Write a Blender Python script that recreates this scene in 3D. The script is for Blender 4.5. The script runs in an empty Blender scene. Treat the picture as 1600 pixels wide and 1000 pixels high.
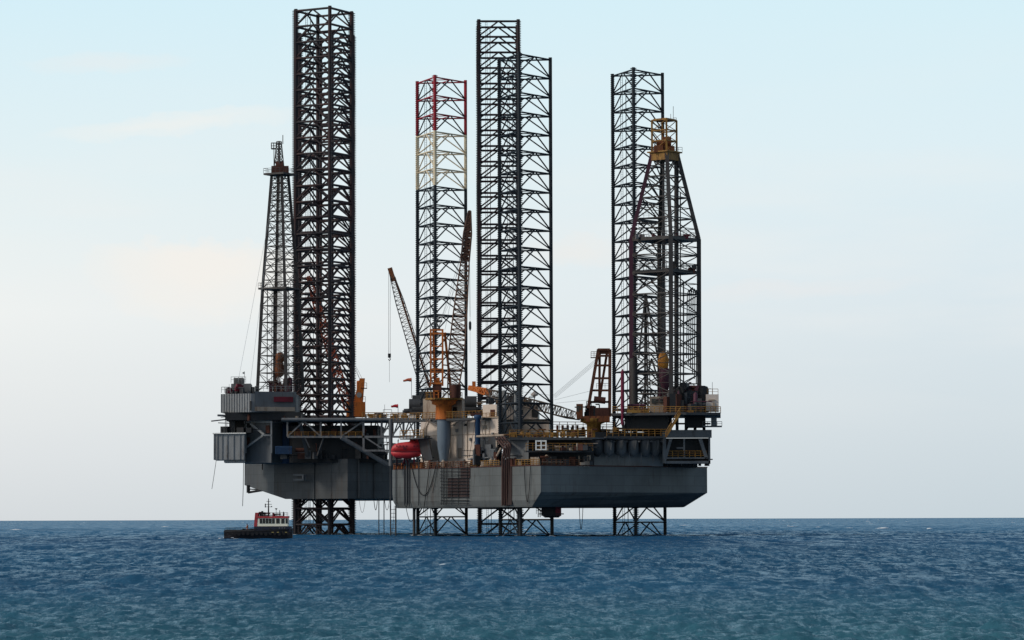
import bpy, math, random
import numpy as np
from mathutils import Vector, Matrix

random.seed(7)
scene = bpy.context.scene
# ---------------------------------------------------------------- camera
F = 5000.0; H = 4.17
PITCH = math.atan(311.0 / F); ROLL = math.radians(0.17)
cam = bpy.data.cameras.new('camera'); cob = bpy.data.objects.new('camera', cam)
scene.collection.objects.link(cob); scene.camera = cob
cam.sensor_width = 36.0; cam.lens = F / 1600 * 36.0
cam.clip_start = 1.0; cam.clip_end = 200000.0
CM = Matrix.Rotation(math.radians(90) + PITCH, 4, 'X') @ Matrix.Rotation(-ROLL, 4, 'Z')
cob.matrix_world = Matrix.Translation((0, 0, H)) @ CM
def P(px, py, Y):
    d = CM.to_3x3() @ Vector(((px - 800) / F, -(py - 500) / F, -1))
    return Vector((d.x * Y / d.y, Y, H + d.z * Y / d.y))
def Z(py, Y, px=800): return P(px, py, Y).z
# ---------------------------------------------------------------- light
SUN_EL = math.radians(34); SUN_AZ = math.radians(-112)   # azimuth from +Y, clockwise
tosun = Vector((math.sin(SUN_AZ) * math.cos(SUN_EL), math.cos(SUN_AZ) * math.cos(SUN_EL), math.sin(SUN_EL)))
sl = bpy.data.lights.new('sun', 'SUN'); sl.energy = 1.5; sl.angle = math.radians(10); sl.color = (1.0, 0.93, 0.82)
so = bpy.data.objects.new('sun', sl); scene.collection.objects.link(so)
so.rotation_euler = tosun.to_track_quat('Z', 'Y').to_euler()
world = bpy.data.worlds.new('World'); scene.world = world; world.use_nodes = True
wt = world.node_tree; wt.nodes.clear(); wn = wt.nodes.new; wl = wt.links.new
sky = wn('ShaderNodeTexSky'); sky.sky_type = 'NISHITA'; sky.sun_disc = False
sky.sun_elevation = SUN_EL; sky.sun_rotation = SUN_AZ; sky.dust_density = 1.5; sky.air_density = 1.0
bg = wn('ShaderNodeBackground'); bg.inputs[1].default_value = 0.10
wo = wn('ShaderNodeOutputWorld'); tc = wn('ShaderNodeTexCoord'); sx = wn('ShaderNodeSeparateXYZ')
wl(tc.outputs['Generated'], sx.inputs[0])
def ramp(nt, src, stops, interp='LINEAR'):
    r = nt.nodes.new('ShaderNodeValToRGB'); r.color_ramp.interpolation = interp
    e = r.color_ramp.elements
    while len(e) < len(stops): e.new(0.5)
    for i, (p, c) in enumerate(stops):
        e[i].position = p; e[i].color = (c[0], c[1], c[2], 1) if isinstance(c, tuple) else (c, c, c, 1)
    nt.links.new(src, r.inputs[0]); return r
def wmath(op, a, b=None, c=None):
    m = wn('ShaderNodeMath'); m.operation = op
    for i, v in enumerate((a, b, c)):
        if v is None: continue
        if isinstance(v, (int, float)): m.inputs[i].default_value = v
        else: wl(v, m.inputs[i])
    return m.outputs[0]
def s2l(r, g, b):
    f = lambda c: (c / 255 / 12.92) if c / 255 <= .04045 else ((c / 255 + .055) / 1.055) ** 2.4
    return (f(r), f(g), f(b))
def wmix(f, a, b, t='MIX'):
    m = wn('ShaderNodeMixRGB'); m.blend_type = t
    for i, v in enumerate((f, a, b)):
        if isinstance(v, (int, float)): m.inputs[i].default_value = v
        elif isinstance(v, tuple): m.inputs[i].default_value = (*v, 1)
        else: wl(v, m.inputs[i])
    return m.outputs[0]
zs = wmath('MULTIPLY', sx.outputs['Z'], 5.0)         # 0..1 over the first 11.5 degrees
veilL = ramp(wt, zs, [(0.0, s2l(216, 221, 224)), (0.10, s2l(226, 230, 232)), (0.32, s2l(241, 244, 243)), (0.50, s2l(232, 243, 245)), (0.8, s2l(216, 242, 251))])
veilR = ramp(wt, zs, [(0.0, s2l(202, 214, 221)), (0.14, s2l(212, 223, 229)), (0.36, s2l(222, 234, 240)), (0.58, s2l(224, 241, 247)), (0.8, s2l(217, 242, 250))])
side = wmath('MULTIPLY_ADD', sx.outputs['X'], 3.3, 0.52)
sm = wn('ShaderNodeClamp'); wl(side, sm.inputs[0])
veil = wmix(sm.outputs[0], veilL.outputs[0], veilR.outputs[0])
# streaky cream clouds
mp = wn('ShaderNodeMapping'); mp.inputs['Scale'].default_value = (1, 1, 5.5); wl(tc.outputs['Generated'], mp.inputs[0])
n1 = wn('ShaderNodeTexNoise'); n1.inputs['Scale'].default_value = 9; n1.inputs['Detail'].default_value = 7; n1.inputs['Roughness'].default_value = .52
wl(mp.outputs[0], n1.inputs['Vector'])
cl = ramp(wt, n1.outputs[0], [(0.46, 0.0), (0.66, 1.0)])
band = ramp(wt, zs, [(0.12, 0.0), (0.34, 1.0), (0.50, 0.75), (0.78, 0.0)])
cf = wmath('MULTIPLY', cl.outputs[0], band.outputs[0])
cf = wmath('MULTIPLY', cf, 0.35)
veil = wmix(cf, veil, s2l(242, 242, 240))
# one bigger cumulus bank low on the left
bx_ = wmath('MULTIPLY', wmath('ADD', sx.outputs['X'], 0.096), 25.0); bz_ = wmath('MULTIPLY', wmath('SUBTRACT', sx.outputs['Z'], 0.081), 150.0)
n2 = wn('ShaderNodeTexNoise'); n2.inputs['Scale'].default_value = 60; n2.inputs['Detail'].default_value = 9; n2.inputs['Roughness'].default_value = .6
mp2 = wn('ShaderNodeMapping'); mp2.inputs['Scale'].default_value = (1, 1, 1.8); wl(tc.outputs['Generated'], mp2.inputs[0]); wl(mp2.outputs[0], n2.inputs['Vector'])
warp = wmath('MULTIPLY_ADD', n2.outputs[0], 2.4, -1.2)
up = wmath('MAXIMUM', wmath('ADD', bz_, warp), 0.0)
dn = wmath('MULTIPLY', wmath('MINIMUM', wmath('ADD', bz_, warp), 0.0), 0.30)
rr = wmath('ADD', wmath('MULTIPLY', bx_, bx_), wmath('ADD', wmath('MULTIPLY', up, up), wmath('MULTIPLY', dn, dn)))
bank = ramp(wt, rr, [(0.0, 0.85), (0.3, 0.6), (0.7, .25), (1.0, 0.0)], 'EASE')
front = wmath('GREATER_THAN', sx.outputs['Y'], 0.0)
veil = wmix(wmath('MULTIPLY', bank.outputs[0], front), veil, s2l(248, 243, 236))
def streak(x0, z0, wx, wz, tilt, amt, col, warpk=1.2):
    global veil
    xx = wmath('ADD', sx.outputs['X'], -x0); zz = wmath('SUBTRACT', wmath('ADD', sx.outputs['Z'], -z0), wmath('MULTIPLY', xx, tilt))
    w_ = wmath('MULTIPLY_ADD', n2.outputs[0], 2 * warpk, -warpk)
    a_ = wmath('MULTIPLY', xx, 1 / wx); b_ = wmath('ADD', wmath('MULTIPLY', zz, 1 / wz), w_)
    r_ = ramp(wt, wmath('ADD', wmath('MULTIPLY', a_, a_), wmath('MULTIPLY', b_, b_)), [(0.0, amt), (0.3, amt * .6), (1.0, 0.0)], 'EASE')
    veil = wmix(wmath('MULTIPLY', r_.outputs[0], front), veil, col)
streak(-.105, .1225, .045, .0042, .10, .85, s2l(240, 244, 242))
streak(-.125, .141, .03, .0035, .03, .5, s2l(236, 240, 240))
streak(.085, .071, .05, .004, .03, .45, s2l(236, 236, 236))
streak(.02, .0835, .02, .006, .0, .45, s2l(243, 238, 232))
veil10 = wmix(1.0, veil, (10.0, 10.0, 10.0), 'MULTIPLY')
vf = ramp(wt, sx.outputs['Z'], [(0.0, 0.97), (0.17, 0.95), (0.45, 0.35), (1.0, 0.12)])
# behind the camera the veil of haze is thinner than towards the open sea
fwd = wn('ShaderNodeClamp'); wl(wmath('MULTIPLY_ADD', sx.outputs['Y'], 0.55, 0.62), fwd.inputs[0])
fac = wmath('MULTIPLY', vf.outputs[0], wmath('MAXIMUM', fwd.outputs[0], 0.25))
fin = wmix(wmath('MAXIMUM', fac, 0.0), sky.outputs[0], veil10)
wl(fin, bg.inputs[0]); wl(bg.outputs[0], wo.inputs[0])
vs = scene.view_settings; vs.view_transform = 'Standard'; vs.look = 'None'; vs.exposure = 0; vs.gamma = 1
# ---------------------------------------------------------------- materials
MATS = {}
def mat(name, col, rough=0.6, metal=0.0, var=0.25, rust=0.0, rustcol=(0.09, 0.03, 0.015), scale=0.35, plates=False, streak=0.25, spec=0.3):
    if name in MATS: return MATS[name]
    m = bpy.data.materials.new(name); m.use_nodes = True; nt = m.node_tree; N = nt.nodes.new; L = nt.links.new
    b = nt.nodes['Principled BSDF']; b.inputs['Roughness'].default_value = rough; b.inputs['Metallic'].default_value = metal
    b.inputs['Specular IOR Level'].default_value = spec
    geo = N('ShaderNodeNewGeometry')
    mp = N('ShaderNodeMapping'); mp.inputs['Scale'].default_value = (1, 1, streak); L(geo.outputs['Position'], mp.inputs[0])
    n = N('ShaderNodeTexNoise'); n.inputs['Scale'].default_value = scale; n.inputs['Detail'].default_value = 8; n.inputs['Roughness'].default_value = .65
    L(mp.outputs[0], n.inputs['Vector'])
    r = ramp(nt, n.outputs[0], [(0.3, tuple(c * (1 - var) for c in col)), (0.7, tuple(min(1, c * (1 + var)) for c in col))])
    out = r.outputs[0]
    if plates:
        tcn = N('ShaderNodeTexCoord'); br = N('ShaderNodeTexBrick')
        br.inputs['Scale'].default_value = 1.0; br.inputs['Brick Width'].default_value = 6.0; br.inputs['Row Height'].default_value = 2.4
        br.inputs['Mortar Size'].default_value = 0.07; br.inputs['Mortar Smooth'].default_value = 0.6
        br.inputs['Color1'].default_value = (1, 1, 1, 1); br.inputs['Color2'].default_value = (.9, .9, .9, 1); br.inputs['Mortar'].default_value = (.62, .60, .58, 1)
        L(tcn.outputs['UV'], br.inputs['Vector'])
        mx = N('ShaderNodeMixRGB'); mx.blend_type = 'MULTIPLY'; mx.inputs[0].default_value = 1.0
        L(out, mx.inputs[1]); L(br.outputs[0], mx.inputs[2]); out = mx.outputs[0]
    if plates:                       # rust and soot runs washed down the plating
        mr = N('ShaderNodeMapping'); mr.inputs['Scale'].default_value = (1, 1, .045); L(geo.outputs['Position'], mr.inputs[0])
        n3 = N('ShaderNodeTexNoise'); n3.inputs['Scale'].default_value = 1.1; n3.inputs['Detail'].default_value = 6; n3.inputs['Roughness'].default_value = .6; L(mr.outputs[0], n3.inputs['Vector'])
        r3 = ramp(nt, n3.outputs[0], [(0.52, 0.0), (0.72, 0.75)]); mx = N('ShaderNodeMixRGB'); 
        n5 = N('ShaderNodeTexNoise'); n5.inputs['Scale'].default_value = .16; n5.inputs['Detail'].default_value = 3; L(geo.outputs['Position'], n5.inputs['Vector']); r5 = ramp(nt, n5.outputs[0], [(0.45, 0.1), (0.6, 1.0)])
        m5 = N('ShaderNodeMath'); m5.operation = 'MULTIPLY'; L(r3.outputs[0], m5.inputs[0]); L(r5.outputs[0], m5.inputs[1])
        L(m5.outputs[0], mx.inputs[0]); L(out, mx.inputs[1]); mx.inputs[2].default_value = (.06, .036, .025, 1); out = mx.outputs[0]
        n4 = N('ShaderNodeTexNoise'); n4.inputs['Scale'].default_value = .09; n4.inputs['Detail'].default_value = 7; L(geo.outputs['Position'], n4.inputs['Vector'])
        r4 = ramp(nt, n4.outputs[0], [(0.35, .72), (0.65, 1.12)]); mx = N('ShaderNodeMixRGB'); mx.blend_type = 'MULTIPLY'; mx.inputs[0].default_value = 1; L(out, mx.inputs[1]); L(r4.outputs[0], mx.inputs[2]); out = mx.outputs[0]
    if rust > 0:
        n2 = N('ShaderNodeTexNoise'); n2.inputs['Scale'].default_value = scale * 2.3; n2.inputs['Detail'].default_value = 10; n2.inputs['Roughness'].default_value = .75
        L(mp.outputs[0], n2.inputs['Vector'])
        r2 = ramp(nt, n2.outputs[0], [(0.62 - rust * 0.3, 0.0), (0.80 - rust * 0.3, 1.0)])
        mx = N('ShaderNodeMixRGB'); L(r2.outputs[0], mx.inputs[0]); L(out, mx.inputs[1]); mx.inputs[2].default_value = (*rustcol, 1); out = mx.outputs[0]
    L(out, b.inputs['Base Color']); MATS[name] = m; return m
M = dict(
 legA=mat('dark_leg_steel', (0.022, 0.017, 0.020), .55, 0, .4, .5, (0.060, 0.020, 0.017), .09, streak=.6),
 legB=mat('black_leg_steel', (0.012, 0.017, 0.023), .55, 0, .3),
 legred=mat('leg_red_paint', (0.32, 0.012, 0.024), .55, 0, .2, .2, (.05, .01, .01)),
 legcream=mat('leg_cream_paint', (0.68, 0.56, 0.38), .6, 0, .15, .25, (.2, .1, .05)),
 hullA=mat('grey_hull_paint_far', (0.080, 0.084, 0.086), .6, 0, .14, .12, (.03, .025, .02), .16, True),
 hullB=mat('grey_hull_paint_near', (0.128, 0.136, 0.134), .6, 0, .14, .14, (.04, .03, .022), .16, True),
 grey=mat('grey_paint', (0.12, 0.125, 0.13), .6, 0, .22, .25, (.05, .03, .02), .3),
 lgrey=mat('light_grey_paint', (0.23, 0.235, 0.235), .6, 0, .22, .22, (.08, .045, .025), .3),
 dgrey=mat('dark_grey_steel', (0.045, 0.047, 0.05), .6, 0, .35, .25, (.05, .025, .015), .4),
 black=mat('grimy_black_steel_and_shade', (0.013, 0.014, 0.016), .6, 0, .4, .15, (.03, .015, .01)),
 cream=mat('cream_paint', (0.62, 0.52, 0.44), .65, 0, .1, .16, (.18, .09, .045), .3),
 tan=mat('tan_paint', (0.33, 0.26, 0.20), .65, 0, .15, .3, (.12, .05, .02), .3),
 white=mat('white_paint', (0.75, 0.73, 0.68), .5, 0, .06, .05, (.3, .15, .08)),
 tugwhite=mat('ivory_paint', (0.9, 0.85, 0.68), .5, 0, .05),
 yellow=mat('yellow_paint', (0.29, 0.15, 0.03), .6, 0, .3, .55, (.10, .035, .012), .8),
 orange=mat('orange_paint', (0.46, 0.125, 0.02), .6, 0, .25, .40, (.11, .03, .012), .5),
 rustorange=mat('rusty_orange_paint', (0.20, 0.065, 0.022), .7, 0, .3, .5, (.055, .018, .012), .6),
 rust=mat('rusted_steel', (0.075, 0.026, 0.017), .8, 0, .4, .3, (.025, .012, .01), .8),
 rail=mat('rusty_railing', (0.11, 0.045, 0.02), .7, 0, .4, .3, (.05, .02, .01), .8),
 red=mat('red_fibreglass', (0.50, 0.026, 0.03), .5, 0, .1, .12, (.3, .02, .02), .6, spec=.5),
 darkred=mat('dark_red_paint', (0.12, 0.008, 0.018), .6, 0, .3),
 purple=mat('maroon_steel', (0.075, 0.022, 0.038), .6, 0, .3, .2, (.03, .02, .02)),
 blue=mat('blue_paint', (0.018, 0.05, 0.11), .6, 0, .3, .2, (.03, .02, .02)),
 slate=mat('slate_blue_paint', (0.13, 0.165, 0.20), .5, 0, .15, .12, (.05, .04, .03)),
 steel=mat('weathered_steel', (0.17, 0.165, 0.165), .55, .2, .3, .3, (.06, .03, .02), .6),
 dersteel=mat('derrick_steel', (0.052, 0.046, 0.043), .55, .1, .35, .3, (.05, .022, .015), .5),
 glass=mat('dark_window_glass', (0.015, 0.017, 0.018), .15, 0, .2, spec=.6),
 rubber=mat('black_rubber', (0.012, 0.012, 0.014), .8, 0, .2),
 tughull=mat('tug_black_hull', (0.008, 0.008, 0.013), .5, 0, .4),
 tugred=mat('tug_red_paint', (0.42, 0.05, 0.055), .5, 0, .2),
 cable=mat('steel_cable', (0.10, 0.10, 0.105), .6, 0, .1),
 palecable=mat('pale_cable', (0.35, 0.37, 0.38), .6, 0, .1),
 vest=mat('orange_coverall', (0.55, 0.14, 0.03), .8, 0, .1),
 skin=mat('skin', (0.35, 0.18, 0.11), .6, 0, .1),
 flag=mat('red_cloth', (0.40, 0.02, 0.03), .8, 0, .2),
 oflag=mat('orange_cloth', (0.45, 0.10, 0.05), .8, 0, .2),
 lamp=mat('lamp_glass', (.9, .9, .9), .3, 0, .02),
)
# ---------------------------------------------------------------- mesh helper
V3 = Vector
class MB:
    def __init__(s): s.v = []; s.f = []; s.m = []; s.s = []; s.uv = {}; s.cur = 0; s.items = []
    def add(s, vs, fs, smooth=False):
        o = len(s.v); s.v += [tuple(v) for v in vs]
        for f in fs: s.f.append(tuple(i + o for i in f)); s.m.append(s.cur); s.s.append(smooth)
        return o
    def hexa(s, c):
        s.add(c, [(0, 3, 2, 1), (4, 5, 6, 7), (0, 1, 5, 4), (1, 2, 6, 5), (2, 3, 7, 6), (3, 0, 4, 7)])
    def box(s, x0, x1, y0, y1, z0, z1):
        s.hexa([(x0, y0, z0), (x1, y0, z0), (x1, y1, z0), (x0, y1, z0), (x0, y0, z1), (x1, y0, z1), (x1, y1, z1), (x0, y1, z1)])
    def rbox(s, c, sx, sy, sz, rz=0):     # centre of the base
        ca, sa = math.cos(rz), math.sin(rz); r = []
        for z in (0, sz):
            for a, b in ((-1, -1), (1, -1), (1, 1), (-1, 1)):
                x, y = a * sx / 2, b * sy / 2
                r.append((c[0] + x * ca - y * sa, c[1] + x * sa + y * ca, c[2] + z))
        s.hexa(r)
    def frame(s, p, q):
        d = (V3(q) - V3(p)); L = d.length; d = d / max(L, 1e-9)
        u = V3((0, 0, 1)) if abs(d.z) < 0.92 else V3((0, 1, 0))
        a = d.cross(u).normalized(); b = a.cross(d).normalized(); return d, a, b, L
    def beam(s, p, q, w, h=None, ax=None):
        h = h or w; p = V3(p); q = V3(q); d, a, b, L = s.frame(p, q)
        if ax is not None: a = (V3(ax) - d * V3(ax).dot(d)).normalized(); b = a.cross(d).normalized()
        r = []
        for e in (p, q):
            for i, j in ((-1, -1), (1, -1), (1, 1), (-1, 1)): r.append(e + a * (i * w / 2) + b * (j * h / 2))
        s.hexa(r)
    def tube(s, p, q, r, r2=None, n=6, cap=True, smooth=None):
        r2 = r if r2 is None else r2; p = V3(p); q = V3(q); d, a, b, L = s.frame(p, q)
        vs = []
        for e, rr in ((p, r), (q, r2)):
            for i in range(n):
                t = 2 * math.pi * i / n; vs.append(e + a * (math.cos(t) * rr) + b * (math.sin(t) * rr))
        fs = [(i, (i + 1) % n, n + (i + 1) % n, n + i) for i in range(n)]
        s.add(vs, fs, n >= 6 if smooth is None else smooth)
        if cap: s.add(vs, [tuple(range(n))[::-1], tuple(range(n, 2 * n))])
    def poly(s, pts, r, n=5):
        for a, b in zip(pts, pts[1:]): s.tube(a, b, r, n=n)
    def lathe(s, c, prof, n=24):          # prof: (radius, z) pairs, axis z
        vs = []
        for r, z in prof:
            for i in range(n):
                t = 2 * math.pi * i / n; vs.append((c[0] + r * math.cos(t), c[1] + r * math.sin(t), z))
        fs = []
        for k in range(len(prof) - 1):
            for i in range(n):
                j = (i + 1) % n; fs.append((k * n + i, k * n + j, (k + 1) * n + j, (k + 1) * n + i))
        s.add(vs, fs, True); m = len(prof)
        s.add(vs[:n], [tuple(range(n))[::-1]]); s.add(vs[(m - 1) * n:], [tuple(range(n))])
    def loft(s, loops, smooth=False, caps=True):
        n = len(loops[0]); vs = [p for l in loops for p in l]; fs = []
        for k in range(len(loops) - 1):
            for i in range(n):
                j = (i + 1) % n; fs.append((k * n + i, k * n + j, (k + 1) * n + j, (k + 1) * n + i))
        s.add(vs, fs, smooth)
        if caps: s.add(loops[0], [tuple(range(n))[::-1]]); s.add(loops[-1], [tuple(range(n))])
    def prism(s, plan, z0, z1):           # plan: list of (x, y), counter-clockwise from above
        s.loft([[(x, y, z0) for x, y in plan], [(x, y, z1) for x, y in plan]])
    def build(s, name, mats, parent=None, bevel=0, label=None):
        ml = mats if isinstance(mats, (list, tuple)) else [mats]
        for k, b_, mi_ in s.items: b_.build(k, ml[min(mi_, len(ml) - 1)], parent)
        s.items = []
        if not s.v: return None
        me = bpy.data.meshes.new(name); org = ORG.get(parent.name, V3((0, 0, 0))) if parent else V3((0, 0, 0))
        if parent is None and s.v:
            a = np.array(s.v); org = V3(((a[:, 0].min() + a[:, 0].max()) / 2, (a[:, 1].min() + a[:, 1].max()) / 2, a[:, 2].min()))
        me.from_pydata([(x - org[0], y - org[1], z - org[2]) for x, y, z in s.v], [], s.f)
        if not isinstance(mats, (list, tuple)): mats = [mats]
        for m in mats: me.materials.append(m)
        me.polygons.foreach_set('material_index', s.m); me.polygons.foreach_set('use_smooth', s.s)
        uvl = me.uv_layers.new(name='UVMap')          # metres along the facet, metres up
        vv = me.vertices
        for p in me.polygons:
            nx, ny = p.normal.x, p.normal.y; l = math.hypot(nx, ny)
            tx, ty = ((-ny / l, nx / l) if l > .2 else (1, 0))
            for li in p.loop_indices:
                c = vv[me.loops[li].vertex_index].co; uvl.data[li].uv = (c.x * tx + c.y * ty, c.z + org[2] if l > .2 else c.y)
        me.update()
        o = bpy.data.objects.new(name, me); scene.collection.objects.link(o)
        if parent: o.parent = parent; ORG[o.name] = org
        else: o.location = org; ORG[o.name] = org
        if bevel:
            b = o.modifiers.new('bevel', 'BEVEL'); b.width = bevel; b.segments = 2; b.limit_method = 'ANGLE'
        if label: o['label'] = label
        return o
ORG = {}
def tag(o, label=None, cat=None, group=None, kind=None):
    for k, v in (('label', label), ('category', cat), ('group', group), ('kind', kind)):
        if v: o[k] = v
    return o
def thing(name, loc, label, cat, group=None):
    o = bpy.data.objects.new(name, None); scene.collection.objects.link(o); o.location = loc; o.empty_display_size = 1
    ORG[o.name] = V3(loc); return tag(o, label, cat, group)
def plan(pts, py=760): return [(P(px, py, Y).x, Y) for px, Y in pts]
def pprism(mb, pts, ya, yb, Yr, py=None):
    """prism over plan points (px, Y) from picture height yb (bottom) up to ya (top), both measured at depth Yr"""
    mb.prism(plan(pts, py if py else (ya + yb) / 2), Z(yb, Yr), Z(ya, Yr))
def pbox(mb, x0, x1, ya, yb, Y, d):
    pm = (ya + yb) / 2
    a = P(x0, pm, Y); b = P(x1, pm, Y); mb.box(a.x, b.x, Y, Y + d, Z(yb, Y, x0), Z(ya, Y, x0))
def railing(mb, pts, h=1.15, step=1.9, r=.06, mids=(0.55,)):
    for a, b in zip(pts, pts[1:]):
        a = V3(a); b = V3(b); n = max(1, round((b - a).length / step)); up = V3((0, 0, h))
        mb.tube(a + up, b + up, r, n=4); 
        for m in mids: mb.tube(a + up * m, b + up * m, r * .7, n=4)
        for i in range(n + 1):
            p = a.lerp(b, i / n); mb.tube(p, p + up, r * .9, n=4)
def clutter(mb, x0, x1, ya, yb, Y0, Y1, n, seed, nm=1, smin=.4, smax=2.2):
    """small machinery standing on the deck line yb; every piece becomes a part of its own"""
    R = random.Random(seed)
    for i in range(n):
        m = R.randrange(nm); Y = R.uniform(Y0, Y1); px = R.uniform(x0, x1); zb = Z(yb, Y); zt = Z(ya, Y)
        x = P(px, yb, Y).x; hh = (zt - zb) * R.uniform(.25, 1.0); k = R.random(); w = R.uniform(smin, smax); b = MB()
        if k < .38: b.rbox((x, Y, zb), w, w * R.uniform(.5, 1.2), hh * .8, R.uniform(-.6, .6)); nm_ = 'equipment_box' if w < 1.2 else 'machine_skid'
        elif k < .55: b.lathe((x, Y), [(w * .35, zb), (w * .35, zb + hh * .8), (w * .1, zb + hh * .9)], 12); nm_ = 'drum'
        elif k < .68:
            z = zb + hh * .5 + .4; b.tube((x - w * .8, Y, z), (x + w * .8, Y, z), min(w * .3, hh * .4), n=10)
            b.rbox((x, Y, zb), w, .5, z - zb); nm_ = 'horizontal_tank'
        elif k < .86: b.poly([(x, Y, zb), (x, Y, zb + hh), (x + R.uniform(-1.8, 1.8), Y, zb + hh)], R.uniform(.06, .2)); nm_ = 'vent_pipe'
        else:
            z = zb + hh * R.uniform(.3, .9); b.tube((x - 2.5, Y, z), (x + 2.5, Y + R.uniform(-1, 1), z + R.uniform(-.4, .4)), R.uniform(.06, .16)); nm_ = 'pipe'
        mb.items.append((nm_, b, m))
def lattice(mb, p, q, prof, r=.1, rb=.06, bays=20, side=None):
    """box lattice between p and q; prof = [(t, width, depth)]"""
    p = V3(p); q = V3(q); d = (q - p); L = d.length; d /= L
    s_ = V3(side) if side else d.cross(V3((0, 0, 1)))
    s_ = (s_ - d * s_.dot(d)).normalized(); u = s_.cross(d).normalized()
    def corner(t):
        for (t0, w0, h0), (t1, w1, h1) in zip(prof, prof[1:]):
            if t <= t1 + 1e-6:
                k = (t - t0) / (t1 - t0); w = w0 + (w1 - w0) * k; h = h0 + (h1 - h0) * k; break
        c = p + d * (L * t); return [c + s_ * (a * w / 2) + u * (b * h / 2) for a, b in ((-1, -1), (1, -1), (1, 1), (-1, 1))]
    prev = corner(0)
    for i in range(1, bays + 1):
        cur = corner(i / bays)
        for k in range(4):
            j = (k + 1) % 4; mb.tube(prev[k], cur[k], r, n=5, cap=False); mb.tube(cur[k], cur[j], rb, n=4, cap=False)
            if (i + k) % 2: mb.tube(prev[k], cur[j], rb, n=4, cap=False)
            else: mb.tube(prev[j], cur[k], rb, n=4, cap=False)
        prev = cur
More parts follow.
